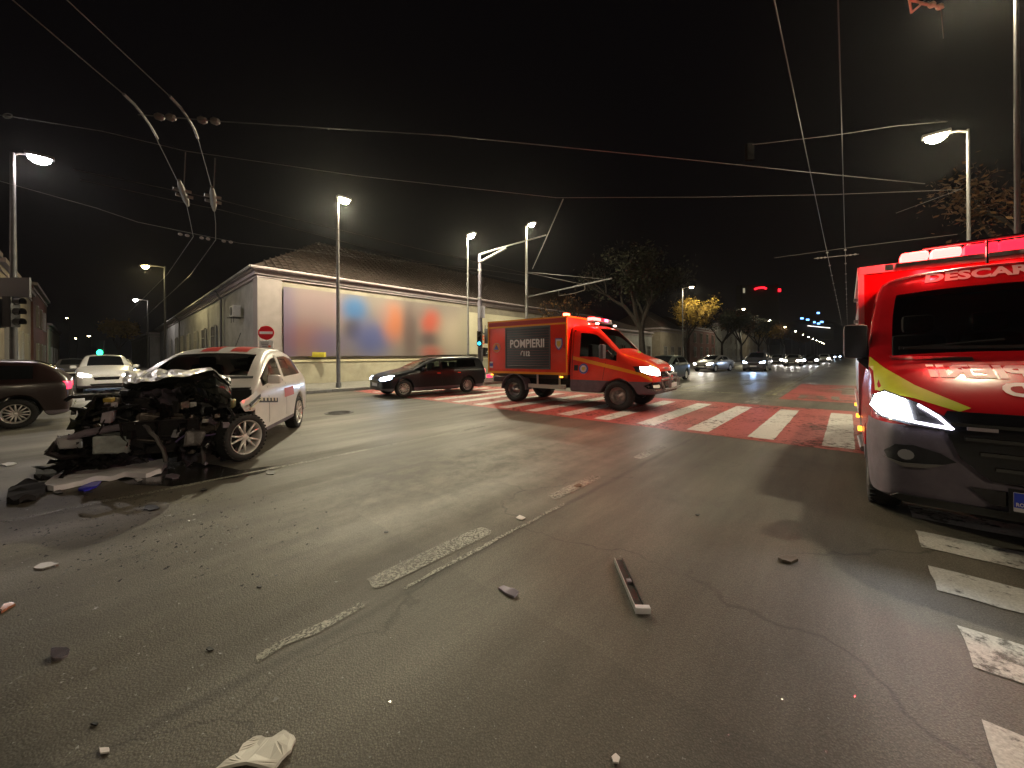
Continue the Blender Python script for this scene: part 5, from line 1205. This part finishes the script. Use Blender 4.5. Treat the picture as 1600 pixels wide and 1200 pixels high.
decal(Vw, 'chequer_band', [(.1,.70),(.98,.80),(.98,.87),(.1,.78)], 'left', BLK, .004, .1, skirt=False)
for k in range(5): decal(Vw, 'chequer_square', [(.18+.16*k,.735+.018*k),(.26+.16*k,.745+.018*k),(.26+.16*k,.80+.018*k),(.18+.16*k,.79+.018*k)], 'left', M('pale_chequer',(.6,.55,.4),.5), .008, .1, skirt=False)
for xx in (.52,-.42): decal(Vw, 'door_seam', [(xx,1.02),(xx+.014,1.02),(xx+.014,.42),(xx,.42)], 'left', BLK, .003, .2, skirt=False)
decal(Vw, 'window_pillar', [(-.42,1.06),(-.30,1.06),(-.30,1.55),(-.42,1.55)], 'left', WHITE, .008, .1)
decal(Vw, 'windshield_band', [(-.76,1.165),(.76,1.165),(.75,1.20),(-.75,1.20)], 'front', BLK, .006, .06)
mr = box('wing_mirror', (.5,.99,1.13), (.14,.2,.15), WHITE, wk, bev=.05)
box('dashboard', (.45,0,1.03), (.4,1.5,.22), INTER, wk, bev=.06); box('cabin_floor', (-.4,0,.45), (2.2,1.6,.1), INTER, wk)
for y in (-.38,.38):
    s = box('seat', (-.42,y,1.02), (.18,.48,.72), INTER, wk, rot=Matrix.Rotation(-.15,4,'Y'), bev=.07); box('headrest', (-.47,y,1.44), (.1,.25,.16), INTER, s, bev=.05)
# airbags gone limp under the screen
b = bmesh.new(); bmesh.ops.create_icosphere(b, subdivisions=3, radius=.2)
for v in b.verts: v.co = Vector((v.co.x*.7,v.co.y*1.1,v.co.z*.7)) * (1+.25*noise.noise(v.co*9)) + Vector((.12,.38,1.14))
build('limp_airbag', b, M('airbag_cloth',(.35,.36,.32),.8), wk, True)
tube('aerial', [(-.1,.2,1.70),(-.32,.2,1.95)], .006, BLK, wk, 5)
fwl = wheel(wk, 1.33,.80,.335,.22,'alloy5',-.52); fwl.location.z = .345
wheel(wk, -1.33,.80,.335,.22,'alloy5'); wheel(wk, -1.33,-.80,.335,.22,'alloy5')
# crushed front: torn wing, crumpled sheets, engine and ancillaries
def crumple(name, c, sx, sy, mat, seed, amp=.12, rot=(0,0,0), n=9, freq=4.5, par=None, th=.006):
    r = random.Random(seed); b = bmesh.new(); off = Vector((r.uniform(0,50),r.uniform(0,50),0)); m4 = Matrix.Translation(c) @ Matrix.Rotation(rot[2],4,'Z') @ Matrix.Rotation(rot[1],4,'Y') @ Matrix.Rotation(rot[0],4,'X')
    g = []
    for i in range(n):
        row = []
        for j in range(n):
            u, v = i/(n-1)-.5, j/(n-1)-.5; p = Vector((u*sx, v*sy, 0))
            q = p*freq + off; k = abs(noise.noise(q))*2-.4 + .5*noise.noise(q*2.3)
            edge = 1+.25*noise.noise(Vector((u*3,v*3,0))+off*2)
            p = Vector((p.x*edge, p.y*edge, amp*k)); row.append(b.verts.new(m4 @ p))
        g.append(row)
    for i in range(n-1):
        for j in range(n-1): b.faces.new((g[i][j],g[i+1][j],g[i+1][j+1],g[i][j+1]))
    bmesh.ops.solidify(b, geom=b.faces[:], thickness=th)
    return build(name, b, mat, par or wk)
GRIME = M('grimy_dark_metal',(.035,.03,.032),.4,metal=.5,var=.5,scale=15); RUSTY = M('oily_cast_metal',(.17,.14,.12),.45,metal=.5,var=.5,scale=14,bump=.4,bscale=30)
GREYPL = M('grey_violet_plastic',(.20,.17,.20),.45,var=.3)
box('cowl_panel', (1.09,0,.70), (.03,1.70,.62), BLK, wk); box('firewall', (.96,0,.68), (.06,1.6,.72), BLK, wk, rot=Matrix.Rotation(.1,4,'Y'))
def blk(name, c, s, mat, seed, rot=0):
    r = random.Random(seed); b = bmesh.new(); add_box(b, (0,0,0), s, bev=min(s)*.15)
    bmesh.ops.subdivide_edges(b, edges=b.edges[:], cuts=1)
    m4 = Matrix.Translation(c) @ Matrix.Rotation(rot,4,'Z') @ Matrix.Rotation(r.uniform(-.25,.25),4,'X')
    for v in b.verts: v.co += Vector((noise.noise(v.co*7+Vector((seed,0,0))),noise.noise(v.co*7+Vector((0,seed,0))),noise.noise(v.co*7+Vector((0,0,seed)))))*min(s)*.16; v.co = m4 @ v.co
    return build(name, b, mat, wk)
blk('engine_block', (1.30,-.05,.55), (.5,.62,.42), RUSTY, 1, .15); blk('gearbox', (1.28,.45,.45), (.42,.4,.34), RUSTY, 2, -.2); blk('intake_manifold', (1.42,-.12,.86), (.24,.5,.16), GRIME, 3, .1)
blk('engine_cover', (1.22,-.05,.93), (.4,.6,.10), BLK, 4, .3); blk('battery', (1.32,.42,.80), (.22,.26,.2), BLK, 5, .4); blk('air_filter_box', (1.30,-.55,.80), (.3,.34,.24), BLK, 6, -.3)
blk('washer_reservoir', (1.60,-.52,.40), (.2,.34,.24), M('milky_tank_plastic',(.28,.31,.30),.35,var=.3,scale=10), 7, .2)
blk('coolant_tank', (1.55,-.60,.80), (.11,.10,.26), M('white_grey_tank',(.42,.38,.42),.4,var=.2), 8, .1); blk('tank_cap', (1.55,-.60,.96), (.08,.08,.05), M('yellow_cap',(.4,.28,.05),.5), 9)
blk('lamp_remains', (1.60,-.95,.46), (.16,.22,.16), LENS, 10, .4); blk('fuse_box', (1.40,.62,.86), (.2,.16,.14), BLK, 11, .4); blk('relay_bracket', (1.40,.70,.84), (.14,.10,.10), M('brass_bracket',(.32,.28,.14),.4,metal=.6), 12)
blk('alternator', (1.62,.36,.42), (.2,.2,.2), M('alternator_alloy',(.18,.17,.17),.4,metal=.7,var=.4,scale=20), 13, .3); blk('white_connector', (1.66,.18,.50), (.08,.07,.11), LENS, 14)
# radiator leaning forward, with its frame
rd = empty('radiator', (1.56,-.02,.46), .12); rd.parent = wk; rd.rotation_euler = (0,.22,.14)
box('core', (0,0,0), (.04,.78,.44), M('radiator_core',(.03,.028,.03),.5,metal=.4,var=.4,scale=30), rd)
for z in (-.22,0,.22): tube('frame_bar', [(.03,-.42,z),(.05,0,z+.01),(.03,.42,z)], .011, GRIME, rd, 6)
for y in (-.4,-.02,.4): tube('frame_bar', [(.035,y,-.24),(.035,y,.24)], .011, GRIME, rd, 6)
tube('bumper_beam', [(1.55,-.15,.58),(1.60,-.5,.60),(1.62,-.8,.55),(1.66,-1.06,.46)], [.03,.045,.05,.035], GREYPL, wk, 8)
tube('bumper_beam', [(1.64,-1.06,.46),(1.68,-1.12,.34),(1.64,-1.0,.26),(1.6,-.7,.28)], [.04,.045,.04,.03], GRIME, wk, 8)
tube('chassis_leg', [(1.0,-.62,.45),(1.4,-.66,.50),(1.6,-.75,.38)], [.06,.06,.05], GRIME, wk, 6); tube('chassis_leg', [(1.0,.52,.42),(1.3,.5,.42),(1.45,.42,.34)], [.06,.06,.05], GRIME, wk, 6)
tube('suspension_arm', [(1.0,.5,.25),(1.33,.72,.2),(1.5,.5,.22)], .03, GRIME, wk, 6); tube('strut', [(1.2,.60,.3),(1.15,.55,.9)], .05, BLK, wk, 8)
ho = M('hose_rubber',(.015,.015,.016),.4)
hs = random.Random(5)
for k in range(26):
    y = hs.uniform(-.95,.75); x = hs.uniform(1.3,1.62); z = hs.uniform(.3,1.0); pts = [Vector((x,y,z))]; d = Vector((hs.uniform(-.4,.4),hs.uniform(-1,1),hs.uniform(-.7,.5))).normalized()
    for i in range(7):
        d = (d+Vector((hs.uniform(-.5,.5),hs.uniform(-.5,.5),hs.uniform(-.6,.4)))*.7).normalized(); pts.append(pts[-1]+d*.09)
    pts = [Vector((min(p.x,1.66),max(-1.05,min(.74,p.y)),max(.05,min(p.z,1.02)))) for p in pts]
    tube('hose' if k % 3 else 'cable', pts, hs.choice((.008,.012,.018,.024)), (ho,ho,GRIME,M('violet_cable',(.12,.09,.2),.4),M('silver_pipe',(.35,.33,.32),.3,metal=.8))[k%5], wk, 6)
for k in range(80):
    y = hs.uniform(-.92,.70); x = 1.1+hs.random()*.5; z = hs.uniform(.22,1.0)
    crumple('crumpled_panel', (x,y,z), hs.uniform(.12,.34), hs.uniform(.12,.4), (BLK,GRIME,PLAST,BLK,M('torn_dark_plastic',(.02,.018,.022),.3))[k%5], 100+k, .10, (hs.uniform(-1.5,1.5),hs.uniform(-1.6,.6),hs.uniform(-1,1)), 7, 6)
for k in range(95):
    y = hs.uniform(-.98,.72); x = 1.25+hs.random()*.38; z = hs.uniform(.2,.98)
    s = hs.uniform(.02,.08); blk('bracket', (x,y,z), (s,s*hs.uniform(.6,2),s*hs.uniform(.4,1.5)), (GRIME,RUSTY,BLK,GREYPL,RUSTY,STEEL)[k%6], 200+k, hs.uniform(-2,2))
for k in range(20):
    crumple('crumpled_panel', (1.15+hs.random()*.42, -.85+1.45*k/19, hs.uniform(.12,.42)), hs.uniform(.2,.34), hs.uniform(.2,.4), (BLK,GRIME,PLAST)[k%3 if k%4 else 0], 400+k, .09, (hs.uniform(-1.2,1.2),hs.uniform(-1.7,-.9),hs.uniform(-.6,.6)), 7, 6)
# hanging torn liners on the left side of the picture
for k in range(9):
    t = k/8; crumple('torn_arch_liner', (1.25+.3*t, -.80-.24*t, .96-.66*t), .26, .3, (BLK,GRIME,M('mossy_torn_plastic',(.05,.055,.03),.5,var=.4))[k%3], 300+k, .14, (hs.uniform(-1,1),hs.uniform(-1.4,0),hs.uniform(-1,1)), 7, 7)
for k in range(6): crumple('bumper_shell', (1.58+.02*k, -.75-.07*k+.3*(k%2), .24-.02*k), .28, .4, BLK, 320+k, .12, (hs.uniform(-.5,.5),hs.uniform(-1.0,-.2),hs.uniform(-.5,.5)), 8, 5)
# bonnet: buckled white sheet with its black underside folding down
def loc(px, py, Y): return WI @ D(px,py,Y)
hin = [loc(212,577,6.15), loc(245,580,6.2), loc(285,584,6.1), loc(325,590,6.0), loc(362,600,5.9)]
mid = [loc(196,583,5.7), loc(238,580,5.75), loc(278,578,5.65), loc(320,573,5.6), loc(360,594,5.6)]
frt = [loc(190,599,5.35), loc(213,598.5,5.25), loc(268,592,5.15), loc(334,578,5.2), loc(361,602,5.35)]
fld = [loc(205,612,5.45), loc(228,606,5.4), loc(275,601,5.3), loc(318,612,5.25), loc(362,622,5.35)]
def sheet(name, rows, mat, amp, th, seed, nu=26, nv=10):
    b = bmesh.new(); g = []
    off = Vector((seed*3.1,seed,0))
    for i in range(nv):
        t = i/(nv-1)*(len(rows)-1); a = min(int(t), len(rows)-2); ft = t-a; row = []
        for j in range(nu):
            s = j/(nu-1)*(len(rows[0])-1); c = min(int(s), len(rows[0])-2); fs = s-c
            p = rows[a][c].lerp(rows[a][c+1],fs).lerp(rows[a+1][c].lerp(rows[a+1][c+1],fs),ft)
            q = Vector((s*1.3,t*1.6,0))+off; p = p + Vector((0,0,1))*amp*(abs(noise.noise(q))*2-.3) + Vector((1,0,0))*amp*.6*noise.noise(q*1.7)
            row.append(b.verts.new(p))
        g.append(row)
    for i in range(nv-1):
        for j in range(nu-1): b.faces.new((g[i][j],g[i][j+1],g[i+1][j+1],g[i+1][j]))
    bmesh.ops.recalc_face_normals(b, faces=b.faces)
    bmesh.ops.solidify(b, geom=b.faces[:], thickness=th)
    return build(name, b, mat, wk)
sheet('bonnet', [hin,mid,frt], WHITE, .045, .006, 1)
dn = [p - Vector((0,0,.035)) for p in frt]
sheet('bonnet_underside', [[p-Vector((.02,0,.03)) for p in mid], dn, fld], M('bonnet_liner_black',(.012,.012,.012),.35,coat=.4), .06, .008, 4)
sheet('folded_bonnet_skin', [[loc(268,602,5.2),loc(300,596,5.1),loc(335,590,5.05),loc(358,606,5.2)],[loc(280,618,5.2),loc(305,612,5.0),loc(340,612,5.0),loc(362,618,5.2)],[loc(290,630,5.3),loc(315,628,5.2),loc(345,628,5.15),loc(358,632,5.25)]], M('crumpled_black_sheet',(.015,.018,.016),.22,metal=.2,coat=.6), .05, .006, 9)
# white wing remnant above the front wheel with its black and yellow band
sheet('front_wing', [[Vector((1.02,.90,.98)),Vector((1.3,.90,.93)),Vector((1.48,.84,.86))],[Vector((1.02,.925,.82)),Vector((1.28,.93,.80)),Vector((1.46,.87,.76))],[Vector((1.02,.93,.55)),Vector((1.06,.93,.70)),Vector((1.40,.88,.715))]], WHITE, .025, .006, 12, 12, 8)
box('wing_band', (1.22,.945,.86), (.42,.012,.035), BLK, wk, rot=Matrix.Rotation(.25,4,'Y')); box('wing_band', (1.22,.945,.80), (.42,.012,.02), M('pale_chequer'), wk, rot=Matrix.Rotation(.25,4,'Y'))
# ------------------------------------------------------------------ debris
def shard(name, label, cat, pts_px, mat, h=.03, z=.006, warp=.01, seed=0, parent=None):
    """thin moulded piece lying on the road, outline given on the ground"""
    P = [G(x,y) for x, y in pts_px]; P = [q for a_, b_ in zip(P, P[1:]+P[:1]) for q in (a_, a_.lerp(b_, .5)+Vector((random.Random(seed+a_.x).uniform(-1,1),random.Random(seed+a_.y).uniform(-1,1),0))*(b_-a_).length*.09)]; c = sum(P, Vector())/len(P); r = random.Random(seed)
    b = bmesh.new(); f = b.faces.new([b.verts.new((p.x-c.x,p.y-c.y,0)) for p in P])
    b.normal_update()
    if f.normal.z < 0: f.normal_flip()
    bmesh.ops.triangulate(b, faces=[f]); bmesh.ops.subdivide_edges(b, edges=b.edges[:], cuts=2)
    for v in b.verts: v.co.z += h*.5 + warp*noise.noise(v.co*9+Vector((seed,0,0))) + h*.5*abs(noise.noise(v.co*4+Vector((0,seed,0))))
    ex = bmesh.ops.extrude_face_region(b, geom=b.faces[:])
    for v in ex['geom']:
        if isinstance(v, bmesh.types.BMVert): v.co.z -= h*.6
    bmesh.ops.recalc_face_normals(b, faces=b.faces)
    o = build(name, b, mat, parent, name != 'white_panel_fragment'); o.location = (c.x,c.y,z)
    if label: tag(o, label, cat)
    return o
SHW = M('white_bumper_skin',(.70,.68,.72),.3,coat=.4,var=.1); SHB = M('vivid_blue_plastic',(.03,.03,.5),.3)
shard('torn_bumper', 'long torn white bumper skin lying in front of the wrecked car', 'car part', [(71,768),(78,757),(96,747),(118,741),(160,739),(196,736),(210,727),(255,724),(262,731),(252,742),(228,747),(196,749),(165,753),(120,761),(84,769)], SHW, .10, .01, .02, 1)
shard('blue_fragment', 'blue plastic piece on the white bumper skin', 'car part', [(168,738),(178,728),(192,725),(200,731),(190,737)], SHB, .06, .10, .02, 2)
shard('blue_fragment', 'blue plastic sliver under the near edge of the white bumper skin', 'car part', [(122,768),(140,757),(158,755),(150,764),(132,770)], SHB, .03, .01, .01, 3)
shard('black_fragment', 'black bumper lump farthest left of the bumper debris', 'car part', [(10,788),(14,768),(30,762),(52,758),(70,763),(72,772),(56,783),(30,789)], M('torn_foam_black',(.012,.011,.013),.9), .09, .01, .07, 4)
shard('black_fragment', 'black bumper piece behind the left end of the white skin', 'car part', [(53,750),(56,737),(80,735),(98,732),(100,742),(80,749),(66,752)], M('torn_foam_black'), .08, .01, .07, 5)
for i,(x,y,s,mt,lab) in enumerate(((236,795,13,BLK,'black crumpled fragment alone on the road below the white bumper'),(92,770,10,BLK,'small black fragment under the left end of the white bumper'),(135,770,9,BLK,'small dark fragment beneath the middle of the white bumper'),(422,739,11,BLK,'flat dark sliver right of the wrecked car wheel'),(271,745,14,PLAST,'dark grey fragment right of the white bumper'),(216,741+9,8,LENS,'clear lamp fragment below the blue piece'),
            (318,752+14,6,BLK,'dark speck of trim between the bumper and the road centre'),(603,832,5,BLK,'small black lump on the worn lane dash'),(406,765+153,5,BLK,'dark chip at the lower left of the worn dash'),(148,1133,7,BLK,'dark chip near the bottom left corner'),(328,1016,7,BLK,'dark chip at the edge of the shadow'),(902,828-69,9,M('brown_leaf',(.12,.06,.03),.8),'curled brown leaf at the end of the middle lane dash'),(1090,805,4,BLK,'tiny dark chip in the right half of the road'))):
    pr = random.Random(i); n_ = 7; shard('road_fragment', lab, 'debris', [(x+s*pr.uniform(.6,1.1)*math.cos(t*2*PI/n_), y+s*.45*pr.uniform(.5,1.1)*math.sin(t*2*PI/n_)) for t in range(n_)], mt, min(.018,.0014*s), .004, min(.014,.0012*s), 20+i)
# long dark trim piece with a white foot
q0, q1 = G(967,880), G(1000,956); 
tr = empty('trim_strip', (q0+q1)/2, math.atan2((q1-q0).y,(q1-q0).x), 'long dark trim strip with a white end lying in the near road', 'car part')
Ln = (q1-q0).length
b = bmesh.new(); add_box(b, (-.01,0,.014), (Ln,.052,.012)); add_box(b, (-.01,.026,.02), (Ln,.006,.03)); build('dark_channel', b, BLK, tr)
box('white_edge', (0,-.030,.022), (Ln,.005,.034), M('grey_edge',(.42,.42,.40),.4), tr); box('white_foot', (Ln/2+.008,.012,.02), (.035,.088,.035), SHW, tr, bev=.004); box('clip', (0,.005,.026), (.035,.03,.014), GREYPL, tr, bev=.003)
shard('clear_plastic_shard', 'crinkled clear plastic shard with a violet sheen in the middle of the near road', 'debris', [(779,921),(787,917),(797,922),(810,929),(803,935),(794,931),(786,926)], M('clear_crinkled_plastic',(.55,.5,.6),.12,metal=.5), .02, .004, .01, 41)
shard('chrome_fragment', 'curved chrome fragment on the road at the lower left', 'debris', [(79,1030),(80,1022),(90,1020),(104,1017),(109,1019),(106,1026),(96,1031),(86,1033)], M('violet_chrome',(.75,.68,.8),.12,metal=.9), .03, .004, .02, 42)
shard('white_panel_fragment', 'large jagged white panel piece cut by the bottom edge of the picture', 'car part', [(335,1206),(352,1193),(372,1180),(380,1166),(395,1154),(408,1151),(425,1155),(443,1144),(452,1152),(462,1160),(458,1168),(455,1178),(440,1192),(428,1206)], M('matt_white_plastic',(.62,.61,.56),.5,var=.08), .02, .004, .02, 43)
shard('white_chip', 'small flat white chip beside the thin solid line', 'debris', [(806,810),(812,806),(821,810),(815,813)], LETTER, .01, .004, .0, 44)
shard('white_chip', 'small white chip at the bottom edge right of the centre', 'debris', [(955,1186),(962,1180),(969,1187),(966,1195),(958,1194)], LETTER, .01, .004, .0, 45)
shard('white_chip', 'white chip near the bottom edge left of the large panel piece', 'debris', [(155,1172),(170,1171),(171,1178),(157,1180)], LETTER, .01, .004, .0, 46)
shard('pale_shard', 'pale curved shard on the road at the left edge', 'debris', [(52,889),(64,882),(80,880),(92,882),(80,887),(66,891)], M('pale_grey_shard',(.35,.33,.31),.4), .015, .004, .005, 47)
shard('orange_shard', 'orange lens shard at the left edge of the road', 'debris', [(0,955),(6,947),(18,944),(24,947),(12,953),(2,960)], M('orange_shard',(.35,.14,.07),.3), .02, .004, .005, 48)
shard('stone_chip', 'flat brown stone at the edge of the van shadow', 'debris', [(1216,876),(1228,871),(1243,873),(1247,878),(1236,882),(1222,880)], M('brown_stone',(.09,.07,.05),.7,var=.3), .03, .004, .01, 49)
shard('white_strip', 'thin white strip on the road near the left edge', 'debris', [(0,727),(12,724),(26,725),(10,730)], SHW, .02, .004, .0, 50)
# glitter of glass and grit, uncountable
b = bmesh.new(); r = random.Random(3)
def chip(c, s):
    a = r.uniform(0,6.28); pts = [c+Vector((math.cos(a+t)*s*r.uniform(.5,1),math.sin(a+t)*s*r.uniform(.5,1),r.uniform(0,s*.6))) for t in (0,2.1,4.2)]
    b.faces.new([b.verts.new(p) for p in pts])
for k in range(800):
    u = r.random()**1.3; x = r.gauss(60,290); y = 640+ r.random()**1.5*560
    c = G(x,y); chip(c+Vector((0,0,.004)), (.0035+.006*r.random())*(1 if r.random() < .93 else 2.2))
for k in range(220):
    c = G(r.uniform(300,1500), 760+r.random()*430); chip(c+Vector((0,0,.004)), .003+.003*r.random())
for k in range(900):
    x = r.choice((r.gauss(135,28), r.gauss(262,24), r.gauss(240,60))); c = G(x, 735-(x-135)*.08+r.gauss(0,5)); chip(c+Vector((0,0,.005+.03*r.random())), .008+.012*r.random())
tag(build('glass_fragments', b, M('broken_glass',(.7,.7,.68),.1,metal=.6)), kind='stuff')
b = bmesh.new()
for k in range(1100):
    x = r.gauss(190,130); y = 770+abs(r.gauss(0,60)); c = G(x,y); chip(c+Vector((0,0,.004)), .006+.015*r.random())
tag(build('dark_grit', b, BLK), kind='stuff')
# oil under the wreck
shard_pts = [(150,735),(230,722),(300,722),(345,728),(375,735),(470,722),(400,742),(330,752),(270,760),(200,757)]
poly_sheet('oil_spill', [G(x,y) for x,y in shard_pts], .003, M('oil_film',(.018,.017,.016),.22,spec=.5), kind='structure')

# ------------------------------------------------------------------ the photographer, behind the camera
pg = empty('photographer', (-.34,-.62,0), .75, 'person in a dark jacket and trousers holding up a phone behind the camera', 'person')
def skin(name, verts, edges, radii, mat, par, lv=2):
    me = bpy.data.meshes.new(name); me.from_pydata(verts, edges, []); o = bpy.data.objects.new(name, me); COL.objects.link(o)
    md = o.modifiers.new('s','SKIN'); sv = me.skin_vertices[0].data
    for i, rr in enumerate(radii): sv[i].radius = rr if isinstance(rr, tuple) else (rr,rr); sv[i].use_root = (i == 0)
    s2 = o.modifiers.new('u','SUBSURF'); s2.levels = s2.render_levels = lv
    o.parent = par; me.materials.append(mat); return o
bd = [(0,0,.98),(0,0,1.15),(0,.01,1.38),(0,0,1.49),(0,.0,1.54),(0,.02,1.66),(0,.02,1.75),
      (.19,0,1.43),(.27,.12,1.20),(.14,.36,1.38),(.08,.42,1.44),(-.19,0,1.43),(-.27,.12,1.20),(-.14,.36,1.38),(-.08,.42,1.44),
      (.10,0,.90),(.12,.02,.50),(.13,-.01,.09),(.14,.14,.04),(-.10,0,.90),(-.12,.02,.50),(-.13,-.01,.09),(-.14,.14,.04)]
be = [(0,1),(1,2),(2,3),(3,4),(4,5),(5,6),(2,7),(7,8),(8,9),(9,10),(2,11),(11,12),(12,13),(13,14),(0,15),(15,16),(16,17),(17,18),(0,19),(19,20),(20,21),(21,22)]
br = [(.16,.12),(.15,.11),(.18,.12),.075,.06,(.085,.10),(.07,.085),.075,.055,.042,.03,.075,.055,.042,.03,.10,.065,.05,.045,.10,.065,.05,.045]
skin('body', bd, be, br, M('dark_jacket',(.03,.03,.04),.8), pg)
# ------------------------------------------------------------------ night haze, thin, so that lamps bloom and the far road pales
if HAZE > 0:
  b = bmesh.new(); add_box(b, (0,250,9.0), (560,640,20.6))
  hz = build('haze', b, None); hz['kind'] = 'stuff'
  m = bpy.data.materials.new('haze'); m.use_nodes = True; nt = m.node_tree; nt.nodes.remove(nt.nodes['Principled BSDF'])
  pv_ = nt.nodes.new('ShaderNodeVolumePrincipled'); pv_.inputs['Density'].default_value = HAZE; pv_.inputs['Color'].default_value = (.9,.9,.9,1); pv_.inputs['Anisotropy'].default_value = .82
  nt.links.new(pv_.outputs[0], nt.nodes['Material Output'].inputs['Volume']); hz.data.materials.append(m)
